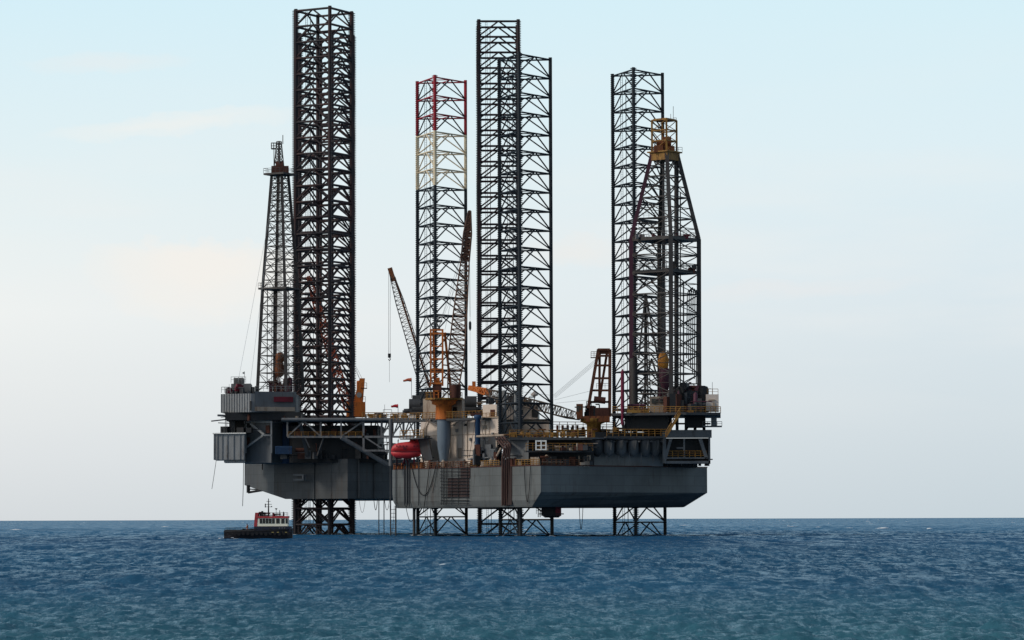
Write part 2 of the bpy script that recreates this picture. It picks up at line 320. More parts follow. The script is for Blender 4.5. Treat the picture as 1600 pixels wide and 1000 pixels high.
# ---------------------------------------------------------------- water
def build_water():
    rs = [84.0]
    while rs[-1] < 1700: rs.append(rs[-1] + 0.16 * (rs[-1] / 100) ** 1.15)
    rs = np.array(rs); dr = 0.16 * (rs[:, None] / 100) ** 1.15; na = 1150; an = np.linspace(-math.radians(12.5), math.radians(12.5), na)
    R, A = np.meshgrid(rs, an, indexing='ij'); X = R * np.sin(A); Y = R * np.cos(A); Zw = np.zeros_like(X)
    rg = np.random.default_rng(3)
    nc = 120
    lam = 0.55 * (9 / 0.55) ** (rg.random(nc) ** 1.15); lam.sort()
    th = np.radians(-80) + rg.normal(0, 0.8, nc)      # waves run roughly towards the viewer
    dx = R * (an[1] - an[0])
    for l, t in zip(lam, th):
        k = 2 * math.pi / l; amp = 0.0062 * l ** 0.60
        ph = rg.random() * 6.28
        fade = np.clip(l / (2.2 * np.maximum(dr, dx)) - 0.6, 0, 1)
        Zw += fade * amp * np.sin(k * (math.cos(t) * X + math.sin(t) * Y) + ph + 0.8 * np.sin(X * .23 * (1 + .3 * math.sin(l * 9)) + Y * .11 + ph * 3))
    Zw *= 1 + 0.5 * np.clip((R - 150) / 600, 0, 1)
    gust = 0.8 + 0.3 * np.sin(X * .061 + Y * .023 + 1.0) * np.sin(Y * .051 - X * .031)
    Zw *= gust
    Zw = Zw + 1.0 * np.maximum(Zw, 0) ** 2          # sharper crests
    Zw *= np.clip((1700 - R) / 900, 0, 1)
    nr = len(rs); verts = np.stack([X, Y, Zw], -1).reshape(-1, 3)
    i = np.arange(nr - 1)[:, None] * na + np.arange(na - 1)[None, :]
    quads = np.stack([i, i + 1, i + na + 1, i + na], -1).reshape(-1, 4)[:, ::-1]
    # flat remainder: round the dense patch out to the horizon
    r2 = [0.001, 84.0, 300.0, 700.0, 1700.0, 2600, 4000, 6500, 10000, 16000, 26000, 42000, 70000]
    a2 = np.concatenate([[math.radians(-12.5)], np.linspace(math.radians(-12.5), math.radians(12.5), 9)[1:-1], [math.radians(12.5)], np.linspace(math.radians(12.5), math.radians(347.5), 60)[1:-1]])
    n2 = len(a2); v2 = np.array([[r * math.sin(a), r * math.cos(a), 0] for r in r2 for a in a2]); q2 = []
    for ri in range(len(r2) - 1):
        for ai in range(n2):
            if 1 <= ri <= 3 and ai < 8: continue
            aj = (ai + 1) % n2; q2.append((ri * n2 + ai, (ri + 1) * n2 + ai, (ri + 1) * n2 + aj, ri * n2 + aj))
    q2 = np.array(q2)[:, ::-1] + len(verts)
    verts = np.concatenate([verts, v2]); quads = np.concatenate([quads, q2])
    me = bpy.data.meshes.new('water'); me.vertices.add(len(verts)); me.vertices.foreach_set('co', verts.astype(np.float32).ravel())
    me.loops.add(quads.size); me.loops.foreach_set('vertex_index', quads.astype(np.int32).ravel())
    me.polygons.add(len(quads)); me.polygons.foreach_set('loop_start', (np.arange(len(quads)) * 4).astype(np.int32))
    me.polygons.foreach_set('use_smooth', np.ones(len(quads), bool)); me.update(calc_edges=True); me.validate()
    if me.polygons[0].normal.z < 0: me.flip_normals()
    o = bpy.data.objects.new('water', me); scene.collection.objects.link(o); o['kind'] = 'structure'
    m = bpy.data.materials.new('sea_water'); m.use_nodes = True; nt = m.node_tree; N = nt.nodes.new; L = nt.links.new
    b = nt.nodes['Principled BSDF']; b.inputs['Roughness'].default_value = .9; b.inputs['Specular IOR Level'].default_value = 0.0
    geo = N('ShaderNodeNewGeometry'); sp = N('ShaderNodeSeparateXYZ'); L(geo.outputs['Position'], sp.inputs[0])
    dist = N('ShaderNodeMath'); dist.operation = 'MULTIPLY'; dist.inputs[1].default_value = 1 / 1200; L(sp.outputs[1], dist.inputs[0])
    depth = ramp(nt, dist.outputs[0], [(0.07, (0.042, 0.135, 0.165)), (0.16, (0.024, 0.095, 0.170)), (0.5, (0.021, 0.082, 0.165)), (1.0, (0.018, 0.115, 0.225))])
    n = N('ShaderNodeTexNoise'); n.inputs['Scale'].default_value = .02; n.inputs['Detail'].default_value = 5
    mpx = N('ShaderNodeMapping'); mpx.inputs['Scale'].default_value = (1, .35, 1); L(geo.outputs['Position'], mpx.inputs[0]); L(mpx.outputs[0], n.inputs[0])
    patch = ramp(nt, n.outputs[0], [(0.3, (.75, .75, .78)), (0.7, (1.25, 1.2, 1.15))])
    mx = N('ShaderNodeMixRGB'); mx.blend_type = 'MULTIPLY'; mx.inputs[0].default_value = 1; L(depth.outputs[0], mx.inputs[1]); L(patch.outputs[0], mx.inputs[2])
    # foam flecks, only a few
    vo = N('ShaderNodeTexNoise'); vo.inputs['Scale'].default_value = .11; vo.inputs['Detail'].default_value = 3; vo.inputs['Roughness'].default_value = .7
    L(geo.outputs['Position'], vo.inputs[0])
    foam = ramp(nt, vo.outputs[0], [(0.745, 0.0), (0.775, 1.0)])
    mx2 = N('ShaderNodeMixRGB'); L(foam.outputs[0], mx2.inputs[0]); L(mx.outputs[0], mx2.inputs[1]); mx2.inputs[2].default_value = (.75, .8, .82, 1)
    L(mx2.outputs[0], b.inputs['Base Color'])
    bp = N('ShaderNodeBump'); bp.inputs['Strength'].default_value = 1.0; bp.inputs['Distance'].default_value = 0.14
    w = N('ShaderNodeTexNoise'); w.inputs['Scale'].default_value = 2.2; w.inputs['Detail'].default_value = 6; w.inputs['Roughness'].default_value = .6
    mpy = N('ShaderNodeMapping'); mpy.inputs['Scale'].default_value = (.55, 1, 1); L(geo.outputs['Position'], mpy.inputs[0]); L(mpy.outputs[0], w.inputs[0])
    w2 = N('ShaderNodeTexNoise'); w2.inputs['Scale'].default_value = .22; w2.inputs['Detail'].default_value = 6; L(mpy.outputs[0], w2.inputs[0])
    am = N('ShaderNodeMath'); am.operation = 'MULTIPLY_ADD'; L(w2.outputs[0], am.inputs[0]); am.inputs[1].default_value = 4.0; L(w.outputs[0], am.inputs[2])
    L(am.outputs[0], bp.inputs['Height']); L(bp.outputs[0], b.inputs['Normal'])
    gl = N('ShaderNodeBsdfGlossy'); gl.inputs['Roughness'].default_value = .18; gl.inputs['Color'].default_value = (.76, .9, 1, 1); L(bp.outputs[0], gl.inputs['Normal'])
    fr = N('ShaderNodeFresnel'); fr.inputs[0].default_value = 1.33; L(bp.outputs[0], fr.inputs['Normal'])
    def layer(a_, b_, det, off):
        gm = N('ShaderNodeMapping'); gm.inputs['Scale'].default_value = (a_, b_, 1); gm.inputs['Location'].default_value = (off, off, 0); L(geo.outputs['Position'], gm.inputs[0])
        gn = N('ShaderNodeTexNoise'); gn.inputs['Scale'].default_value = 1; gn.inputs['Detail'].default_value = det; gn.inputs['Roughness'].default_value = .82; gn.inputs['Distortion'].default_value = .3; L(gm.outputs[0], gn.inputs[0]); return gn.outputs[0]
    def mx_(f, a, c):
        m_ = N('ShaderNodeMixRGB'); L(f, m_.inputs[0]); L(a, m_.inputs[1]); L(c, m_.inputs[2]); return m_.outputs[0]
    w1_ = ramp(nt, dist.outputs[0], [(0.085, 0.0), (0.21, 1.0)]).outputs[0]; w2_ = ramp(nt, dist.outputs[0], [(0.25, 0.0), (0.55, 1.0)]).outputs[0]
    gnn = mx_(w2_, mx_(w1_, layer(1.9, .38, 5, 3), layer(.72, .082, 5, 7)), layer(.28, .015, 5, 11))
    gr = ramp(nt, gnn, [(0.42, 0.0), (0.49, 0.14), (0.55, 0.6), (0.63, 1.0)])     # ripple glints and dark troughs painted by noise in the reflection share
    fm = N('ShaderNodeMath'); fm.operation = 'MULTIPLY'; L(gr.outputs[0], fm.inputs[1]); L(fr.outputs[0], fm.inputs[0])
    fq = N('ShaderNodeMath'); fq.operation = 'MINIMUM'; fq.inputs[1].default_value = .55; L(fm.outputs[0], fq.inputs[0])
    fw = N('ShaderNodeMath'); fw.operation = 'MULTIPLY'; fw.inputs[1].default_value = .78; L(fq.outputs[0], fw.inputs[0]); fm = fw
    ms = N('ShaderNodeMixShader'); L(fm.outputs[0], ms.inputs[0]); L(b.outputs[0], ms.inputs[1]); L(gl.outputs[0], ms.inputs[2]); L(ms.outputs[0], nt.nodes['Material Output'].inputs[0])
    me.materials.append(m)
build_water()
def foam():
    R_ = random.Random(5); b = MB()
    for i in range(75):
        Y = 1200 + 7000 * R_.random() ** 1.3 if i < 70 else R_.uniform(300, 1000); x = R_.uniform(-.175, .175) * Y
        if i < 70 and R_.random() < .3: x = abs(x)
        w = R_.uniform(.6, 3.4) * (1 if i < 70 else .35); hgt = R_.uniform(.15, .5) * (1 if i < 70 else .22)
        n = 7; l0 = []; 
        for k in range(n + 1):
            t = k / n; r = hgt * math.sin(math.pi * min(.97, max(.03, t))) * R_.uniform(.5, 1); c = x + (t - .5) * 2 * w
            l0.append([(c, Y + r * 1.6 * math.cos(a), .05 + r * max(-.2, math.sin(a))) for a in [2 * math.pi * q / 6 for q in range(6)]])
        b.loft(l0, True)
    spots = [(px, Y) for px, Y in ((349, 704), (362, 701.5))]
    for cx_, Y0_, hw_ in ((505, 884, 48), (688, 800, 38), (780, 905, 32), (820, 755, 40), (998, 776, 39)):
        for k in (-1, -.3, .35, 1): spots.append((cx_ + hw_ * k, Y0_))
    for px, Y in spots:
        x = P(px, 838, Y).x; 
        for q in range(4):
            xx = x + R_.uniform(-1.1, 1.1); r = R_.uniform(.03, .08); w = R_.uniform(.2, .8); z = R_.uniform(.0, .22); yy = Y - .3 + R_.uniform(-.4, .4)
            b.loft([[(xx + (t - .5) * 2 * w, yy + rr_ * math.cos(a), z + .08 + rr_ * math.sin(a)) for a in [2 * math.pi * u / 6 for u in range(6)]] for t, rr_ in ((0, .01), (.3, r), (.7, r * .8), (1, .01))], True)
    o = b.build('sea_foam', mat('foam_white', (.8, .83, .85), .9, 0, .05)); o['kind'] = 'stuff'; o['label'] = 'white foam flecks on breaking crests and round the waterlines'; o['category'] = 'foam'
foam()
# ---------------------------------------------------------------- jack-up legs
def toothed(mb, c, dirv, hw, t, z0, z1, pitch=.5):
    """a rack plate standing on the chord axis, teeth on both edges"""
    d = V3((dirv[0], dirv[1], 0)).normalized(); n = V3((-d.y, d.x, 0))
    p0 = V3((c[0], c[1], z0)); p1 = V3((c[0], c[1], z1)); mb.beam(p0, p1, hw * 2 - .36, t, d)
    z = z0 + pitch / 2
    while z < z1:
        for s_ in (-1, 1):
            q = V3((c[0], c[1], z)) + d * (s_ * (hw - .18)); e = q + d * (s_ * .42)
            h = pitch * .27
            mb.hexa([q - n * t / 2 - V3((0, 0, h)), e - n * t / 2 - V3((0, 0, h * .6)), e + n * t / 2 - V3((0, 0, h * .6)), q + n * t / 2 - V3((0, 0, h)),
                     q - n * t / 2 + V3((0, 0, h)), e - n * t / 2 + V3((0, 0, h * .6)), e + n * t / 2 + V3((0, 0, h * .6)), q + n * t / 2 + V3((0, 0, h))])
        z += pitch
def leg(rig, cx, cy, R, a0, n, ztop, bay, rc, rh, rd, rack, mats, bands=(), label=None, inner=True, hw=.7, gus=0.0):
    lv = [ztop - i * bay for i in range(60) if ztop - i * bay > -5] ; lv.append(-5.5)
    def mi(z):
        for k, (zz, m) in enumerate(bands):
            if z > zz: return m
        return 0
    ang = [a0 + 2 * math.pi * i / n for i in range(n)]
    C = [(cx + R * math.cos(a), cy + R * math.sin(a)) for a in ang]
    b = MB()
    for li in range(len(lv) - 1):
        z, zn = lv[li], lv[li + 1]; b.cur = mi(z - .5); top = b.cur
        mids = []
        for i in range(n):
            p = V3((*C[i], z)); q = V3((*C[(i + 1) % n], z)); m_ = (p + q) / 2; mids.append(m_)
            b.tube(p, q, rh, n=6, cap=False)
            if li < len(lv) - 2:
                b.cur = mi(z - .5) if top == 0 or top == 2 else 0
                for e in (p, q):
                    lo = V3((e.x, e.y, zn)); b.tube(m_ + (e - m_) * .05 - V3((0, 0, rh * .5)), lo + V3((0, 0, rh * .8)), rd, n=6, cap=False)
                    if gus:
                        tdir = (m_ - e).normalized()
                        g0 = lo + tdir * (rc * .8)
                        b.hexa([g0 + o_ for o_ in (V3((0, .0, 0)), tdir * gus, tdir * gus * .9 + V3((0, 0, .1)), V3((0, 0, gus * 1.3)))] +
                               [g0 + V3((.08, .08, 0)) + o_ for o_ in (V3((0, .0, 0)), tdir * gus, tdir * gus * .9 + V3((0, 0, .1)), V3((0, 0, gus * 1.3)))])
                b.cur = top
        if inner:
            for i in range(n): b.tube(mids[i], mids[(i + 1) % n], rd * .7, n=5, cap=False)
    root = b.build('leg', mats, rig, label=label)
    for i in range(n):
        c = MB(); x, y = C[i]
        segs = [ztop + .55] + [zz for zz, m in bands] + [-6]
        for z1, z0 in zip(segs, segs[1:]):
            c.cur = mi((z0 + z1) / 2); c.tube((x, y, z0), (x, y, z1), rc, n=12)
            dirv = (math.cos(ang[i]), math.sin(ang[i])) if rack == 'radial' else (-math.sin(ang[i]), math.cos(ang[i]))
            toothed(c, (x, y), dirv, hw, .2, z0, z1 - .2)
        c.build('chord', mats, root)
    l = MB(); k = C[n - 1]; x = cx + (k[0] - cx) * .62 ; y = cy + (k[1] - cy) * .62
    l.tube((x - .25, y, -4), (x - .25, y, ztop), .05, n=4); l.tube((x + .25, y, -4), (x + .25, y, ztop), .05, n=4)
    l.tube((x + 1.1, y + .6, -4), (x + 1.1, y + .6, ztop - 1), .1, n=5)
    z = 0
    while z < ztop: l.tube((x - .25, y, z), (x + .25, y, z), .03, n=3, cap=False); z += .6
    l.build('ladder', mats[0], root)
    return root
def centre(px, py, Y): p = P(px, py, Y); return p.x, p.y

# ================================================================ FAR RIG (left)
rigA = thing('drilling_rig', P(520, 811, 900), 'farther jack-up drilling rig at left, dark hull partly behind the nearer rig', 'drilling rig')
ZA1 = Z(779, 866, 520); ZA2 = Z(717, 866, 520)
h = MB()
top = [(382, 904), (428, 882), (543, 866), (700, 884), (880, 905), (885, 940), (780, 975), (480, 975), (395, 945)]
lowr = [(446, 905), (462, 886), (543, 867.5), (700, 885), (870, 908), (870, 940), (780, 972), (480, 970), (450, 940)]
def hull(mb, top, mid, low, zt, zm, zl):
    mb.loft([plan(low), plan(mid), plan(top)][0:0] or [[(x, y, zl) for x, y in plan(low)], [(x, y, zm) for x, y in plan(mid)], [(x, y, zt) for x, y in plan(top)]])
zmA = Z(758, 890, 400)
low2 = [(446, 909), (450, 889), (543, 866.2), (700, 884), (870, 908), (870, 940), (780, 972), (480, 970), (452, 940)]
# the left facet rakes in towards the bottom: near corner of the lit facet stays in plane
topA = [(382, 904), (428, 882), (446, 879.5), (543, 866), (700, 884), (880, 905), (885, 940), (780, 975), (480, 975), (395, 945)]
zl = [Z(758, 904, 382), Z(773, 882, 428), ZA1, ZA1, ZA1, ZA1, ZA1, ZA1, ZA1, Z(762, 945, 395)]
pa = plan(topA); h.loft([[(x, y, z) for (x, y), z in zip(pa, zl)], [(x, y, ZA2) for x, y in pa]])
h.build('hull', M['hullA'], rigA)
h = MB()
pprism(h, [(489, 873.1), (491, 872.8), (491, 873.4), (489, 873.7)], 718, 779, 872)
for px, Y in ((517, 869.4), (560, 867.3), (585, 870.3)):
    h.build('fender_rib', M['hullA'], rigA); h = MB(); pprism(h, [(px, Y), (px + 1.6, Y), (px + 1.6, Y + .6), (px, Y + .6)], 718, 778, Y)
h.build('fender_rib', M['hullA'], rigA)
h = MB()
for y in (742, 749.5):
    a = P(459, y, 875.5); c = P(476, y, 872.6); h.beam(a, c, .5, .5)
h.beam(P(476, 741, 872.4), P(476, 751, 872.4), .6); h.tube(P(474, 742, 871.8), P(474, 750, 871.8), .35)
h.build('fairlead_bracket', M['grey'], rigA)
h = MB(); h.tube(P(388, 758, 895), P(388, 770, 895), .5, n=8); h.tube(P(388, 769.5, 895), P(416, 765, 893), .32, n=8); h.tube(P(388, 764, 895), P(420, 766.5, 893), .18, n=6)
h.build('anchor_rack', M['black'], rigA)
LA = 11.25 / math.sqrt(2)
cA1 = centre(505.5, 600, 888); cA2 = centre(509.5, 600, 932); cA3 = centre(780, 600, 911)
zt = Z(19, 888, 505)
m3 = [M['legA'], M['legred'], M['legcream']]
leg(rigA, *cA1, LA, math.radians(-74.5), 4, zt, 4.47, .50, .33, .24, 'radial', m3, label='front left leg, tallest, of dark lattice with toothed chords', hw=.78, gus=.55, inner=False)
leg(rigA, *cA2, LA, math.radians(-74.5), 4, zt, 4.47, .50, .33, .24, 'radial', m3, label='rear left leg, almost hidden behind the front left one', hw=.78, gus=.55, inner=False)
leg(rigA, *cA3, LA, math.radians(1.0 - 45), 4, zt, 4.47, .50, .33, .24, 'radial', m3, label='right-hand leg seen square on, with wide toothed chords', hw=.78, gus=.55, inner=False)
# railings on the hull deck
b = MB(); zr = ZA2
pl = [V3((x, y + .6, zr)) for x, y in plan([(383, 904), (429, 882.5), (500, 872)])]
railing(b, pl, 1.5, 1.5, .08); b.build('railing', M['rail'], rigA)
# stern box with vertical ribs
b = MB(); pprism(b, [(334, 868), (383, 866), (383, 880), (340, 882)], 676.5, 717, 867)
for px in (334.6, 339.5, 347, 355, 365, 375, 381):
    a = P(px, 700, 866); Y = 868 - (px - 334) / 49 * 2
    x = P(px, 697, Y).x; b.box(x - .12, x + .12, Y - .25, Y + .05, Z(717, 867), Z(676.5, 867))
pprism(b, [(350, 868), (383, 867), (383, 879), (352, 880)], 717, 721, 867)
b.build('stern_tank_box', M['lgrey'], rigA)
b = MB(); pprism(b, [(332, 867.4), (384, 865.4), (384, 881), (339, 883)], 675, 676.5, 867); b.build('box_top_plate', M['white'], rigA)
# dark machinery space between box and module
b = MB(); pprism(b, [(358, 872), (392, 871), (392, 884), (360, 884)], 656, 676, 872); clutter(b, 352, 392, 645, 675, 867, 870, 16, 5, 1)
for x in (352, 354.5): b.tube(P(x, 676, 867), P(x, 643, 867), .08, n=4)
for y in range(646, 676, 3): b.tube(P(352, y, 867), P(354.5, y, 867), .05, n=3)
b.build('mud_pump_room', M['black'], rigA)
b = MB(); b.tube(P(330, 658, 866), P(366, 654, 868), .2); b.tube(P(340, 649, 866), P(366, 650, 868), .32); b.tube(P(345, 652, 867), P(362, 651, 867), .1); b.build('overboard_pipe', M['steel'], rigA)
# accommodation-like module carrying the derrick
b = MB(); pprism(b, [(345, 868), (392, 864), (462, 868), (470, 888), (360, 890)], 614, 643, 866)
b.build('substructure_module', M['lgrey'], rigA)
b = MB(); pprism(b, [(398, 863.4), (462, 867.2), (463, 868), (400, 864.2)], 611, 641, 866); b.build('wall_panel', M['grey'], rigA)
b = MB(); pprism(b, [(398, 863.1), (461, 866.8), (461, 867.4), (398, 863.7)], 635, 641.5, 866); b.build('lower_band', M['tan'], rigA)
b = MB()
for k in range(12):
    px = 346 + k * 4; Y = 868 - (px - 345) / 47 * 4; x = P(px, 630, Y).x; b.box(x - .06, x + .06, Y - .15, Y + .05, Z(643, 867), Z(614, 867))
b.build('wall_rib', M['grey'], rigA)
b = MB(); pprism(b, [(390, 863.7), (392.5, 863.5), (393, 864), (390.4, 864.4)], 626, 640, 866); b.build('doorway', M['black'], rigA)
b = MB(); pprism(b, [(428, 864.5), (458, 866.2), (458, 867.0), (428, 865.4)], 619, 627, 866); b.build('name_board', M['darkred'], rigA)
b = MB(); pprism(b, [(352, 866), (470, 866), (478, 890), (360, 892)], 643, 655, 866)
b.build('module_floor_frame', M['black'], rigA)
b = MB(); pprism(b, [(361, 872), (392, 871), (394, 882), (363, 882)], 598, 614, 871); b.build('equipment_house', M['grey'], rigA)
b = MB(); pprism(b, [(365, 873), (380, 872), (382, 880), (367, 880)], 589, 598, 872); b.build('winch_housing', M['dgrey'], rigA)
b = MB(); pprism(b, [(393, 871.5), (396, 871.5), (396, 878), (393, 878)], 603, 614, 871)
clutter(b, 352, 402, 600, 614, 868, 871, 16, 9, 1, .3, 1.2); b.build('roof_machinery', M['dgrey'], rigA)
b = MB()
for px, py in ((371, 608), (376, 606), (373, 604), (358, 611)):
    p = P(px, py, 869.5); b.rbox((p.x, p.y, p.z - .6), 1.3, 1.2, 1.3, .4)
b.build('red_machinery', M['darkred'], rigA)
b = MB(); railing(b, [P(346, 614, 868), P(360, 614, 866.7)], 1.6, .9, .07); b.build('railing', M['lgrey'], rigA); b = MB(); railing(b, [P(361, 598, 871.5), P(384, 598, 871.5)], 1.6, 1, .06)
b.build('railing', M['lgrey'], rigA); b = MB(); railing(b, [P(398, 611, 864.5), P(460, 611, 868)], 1.3, 1.2, .05); b.build('railing', M['lgrey'], rigA); b = MB()
b.tube(P(382, 598, 872), P(382, 580, 872), .06, n=4); b.build('antenna', M['lgrey'], rigA); b = MB(); b.tube(P(358, 612, 868), P(358, 600, 868), .05, n=4); b.build('antenna', M['lgrey'], rigA); b = MB(); b.lathe(P(380.5, 583, 872).xy[:], [(.05, Z(583, 872)), (.4, Z(581.5, 872)), (.1, Z(580, 872))], 8)
b.build('antenna', M['lgrey'], rigA)
# modules under the floor
b = MB(); pprism(b, [(383, 872), (424, 868), (441, 874), (441, 888), (383, 888)], 660, 722, 870); b.build('machinery_block', M['grey'], rigA)
b = MB(); pprism(b, [(381, 871), (424, 867), (442, 873), (442, 875), (382, 876)], 656, 660, 870)
b.beam(P(392, 662, 869), P(413, 679, 867), .55); b.beam(P(413, 679, 867), P(385, 699, 869), .5); b.beam(P(408, 680, 866.5), P(424, 680, 866.5), .4)
b.beam(P(384, 662, 869.5), P(384, 708, 869.5), .5); b.beam(P(424, 658, 866.6), P(424, 708, 866.6), .45); b.build('steel_frame', M['lgrey'], rigA)
b = MB(); pprism(b, [(384.5, 870.6), (390, 870.2), (390, 871), (384.5, 871.4)], 682, 697, 870); b.build('doorway', M['rust'], rigA); b = MB(); pprism(b, [(415, 868.0), (421, 867.4), (421, 868.4), (415, 869)], 664, 676, 870); b.build('doorway', M['rust'], rigA)
b = MB(); c = P(448, 690, 876); b.lathe((c.x, c.y), [(2.2, Z(723, 876)), (2.2, Z(660, 876)), (.5, Z(656, 876))], 20); b.build('storage_tank', M['blue'], rigA)
b = MB(); pprism(b, [(452, 870), (458, 868), (590, 868), (600, 884), (452, 896)], 664, 722, 868); b.build('deck_house', M['black'], rigA)  # black colour stands in for the shade beneath the pipe deck
b = MB(); clutter(b, 383, 470, 640, 656, 866, 870, 26, 21, 3, .4, 1.8); b.build('deck_equipment', [M['dgrey'], M['rust'], M['tan']], rigA)
b = MB(); clutter(b, 440, 600, 690, 716, 864, 870, 34, 22, 3, .5, 2.0); clutter(b, 460, 600, 665, 681, 864, 867, 30, 23, 3, .4, 1.6); b.build('pipework', [M['black'], M['rust'], M['dgrey']], rigA)
# cantilevered pipe deck reaching over to the near rig
b = MB(); YF = 861
pprism(b, [(440, YF), (652, YF), (652, YF + 16), (452, YF + 22)], 653.5, 657.5, YF)
b.tube(P(440, 655.5, YF - .3), P(652, 655.5, YF - .3), .45, n=8)
b.build('pipe_deck', M['grey'], rigA)
b = MB(); YT = YF + .8
for a, c, w in (((449, 682.5), (648, 682.5), .55), ((568, 704), (612, 704), .5)): b.beam(P(*a, YT), P(*c, YT), w)
for px in (449, 501, 533, 568, 596, 630): b.beam(P(px, 657, YT), P(px, 682, YT), .45)
b.beam(P(568, 657, YT), P(568, 704, YT), .55)
for a, c in (((533, 682), (568, 658)), ((570, 683), (596, 700)), ((449, 682), (475, 658)), ((475, 658), (501, 682)), ((596, 682), (612, 658)), ((612, 682), (630, 658)), ((630, 682), (648, 658))): b.beam(P(*a, YT), P(*c, YT), .38)
b.tube(P(533, 683, YT - .2), P(607, 727, YT + 4), .62, n=10)
YB = YF + 14
b.beam(P(560, 682.5, YB), P(648, 682.5, YB), .5)
for px in (580, 597, 614, 631, 648): b.beam(P(px, 657, YB), P(px, 682, YB), .4)
for px in (580, 597, 614, 631): b.beam(P(px, 682, YB), P(px + 8.5, 658, YB), .32); b.beam(P(px + 8.5, 658, YB), P(px + 17, 682, YB), .32)
b.build('truss', M['steel'], rigA)
b = MB(); b.beam(P(468, 657, YT), P(480, 712, YT + 3), .9, .5); b.beam(P(506, 683, YT), P(496, 712, YT + 2), .4); b.beam(P(484, 700, YT), P(476, 683, YT), .3); b.build('brace', M['dgrey'], rigA)
b = MB(); railing(b, [P(566, 653.5, YF), P(652, 653.5, YF)], 1.5, 1.6, .1, (.35, .68)); b.build('railing', M['yellow'], rigA); b = MB(); railing(b, [P(450, 682, YF + .3), P(566, 682, YF + .3)], 1.2, 1.8, .06)
b.build('railing', M['yellow'], rigA)
b = MB(); clutter(b, 570, 652, 645, 653, YF + 1, YF + 10, 22, 31, 3, .5, 1.6); b.build('deck_equipment', [M['yellow'], M['tan'], M['dgrey']], rigA)
b = MB(); clutter(b, 585, 640, 684, 718, 866, 880, 34, 37, 3, .6, 1.6); b.build('deck_machinery', [M['dgrey'], M['black'], M['tan']], rigA)
b = MB(); railing(b, [P(590, 700, 880), P(612, 700, 880)], 1.6, 1.2, .09); railing(b, [P(596, 690, 880), P(612, 690, 880)], 1.6, 1.2, .09); b.build('railing', M['steel'], rigA)
# jack house round the front leg
b = MB(); x, y = cA1
for a in range(4):
    t = math.radians(-74.5) + a * math.pi / 2; q = (x + LA * math.cos(t), y + LA * math.sin(t)); b.rbox((q[0], q[1], ZA2), 3.0, 3.0, 6.5, t)
b.build('jack_house', M['black'], rigA)
# shipping container on the far rig's deck
b = MB(); pbox(b, 430, 456, 697, 709, 863.5, 2.4)
for k in range(13):
    xx = P(431 + k * 2, 700, 863.5).x; b.box(xx - .08, xx + .08, 863.42, 863.55, Z(708.5, 863.5), Z(697.6, 863.5))
o = b.build('shipping_container', M['blue']); tag(o, 'blue shipping container on the far rig deck beside the storage tank', 'container')

# ---------------------------------------------------------------- derricks
def derrick(name, label, base, kink, top_, zb, zk, zt_, lvls, cent, mleg, mbr, legw, cat='derrick', bw=1.0):
    """base/kink/top_: four plan corners each; lvls: girt heights"""
    cx_, cy_ = cent; T = thing(name, (cx_, cy_, zb), label, cat)
    def cor(z):
        if z <= zk: k = (z - zb) / (zk - zb); A, B = base, kink
        else: k = (z - zk) / (zt_ - zk); A, B = kink, top_
        return [V3((a[0] + (c[0] - a[0]) * k, a[1] + (c[1] - a[1]) * k, z)) for a, c in zip(A, B)]
    for i in range(4):
        b = MB(); c0, ck, ct = cor(zb)[i], cor(zk)[i], cor(zt_)[i]
        b.beam(c0, ck, legw, legw * .8); b.beam(ck, ct, legw * .9, legw * .72); b.build('derrick_leg', mleg[i % len(mleg)], T)
    b = MB(); L_ = [zb] + lvls + [zt_]
    for j, (z0, z1) in enumerate(zip(L_, L_[1:])):
        A, B = cor(z0), cor(z1)
        for i in range(4):
            k = (i + 1) % 4; b.beam(B[i], B[k], .26 * bw); m_ = (B[i] + B[k]) / 2
            b.beam(A[i], B[k], .25 * bw, .16 * bw); b.beam(A[k], B[i], .25 * bw, .16 * bw)
            mm = (A[i] + A[k] + B[i] + B[k]) / 4; 
            b.tube(A[i].lerp(B[i], .5), A[k].lerp(B[k], .5), .09, n=4)
        b.tube(B[0], B[2], .08, n=4); b.tube(B[1], B[3], .08, n=4)
    b.build('lattice', mbr, T)
    return T, cor
def sq(px, Y, ax, bx, py):
    """plan corners left, near, right, far from picture offsets of a square turned to the viewer: ax, bx = picture widths of the two near faces"""
    s = Y / F; c = P(px, py, Y); a = ax * s; b_ = bx * s
    # face vectors (a, -b_) and (b_, a): a true square of side sqrt(a^2+b^2)
    v = [V3((-(a + b_) / 2, (b_ - a) / 2)), V3(((a - b_) / 2, -(a + b_) / 2)), V3(((a + b_) / 2, -(b_ - a) / 2)), V3(((b_ - a) / 2, (a + b_) / 2))]
    return [(c.x + q[0], c.y + q[1]) for q in v]
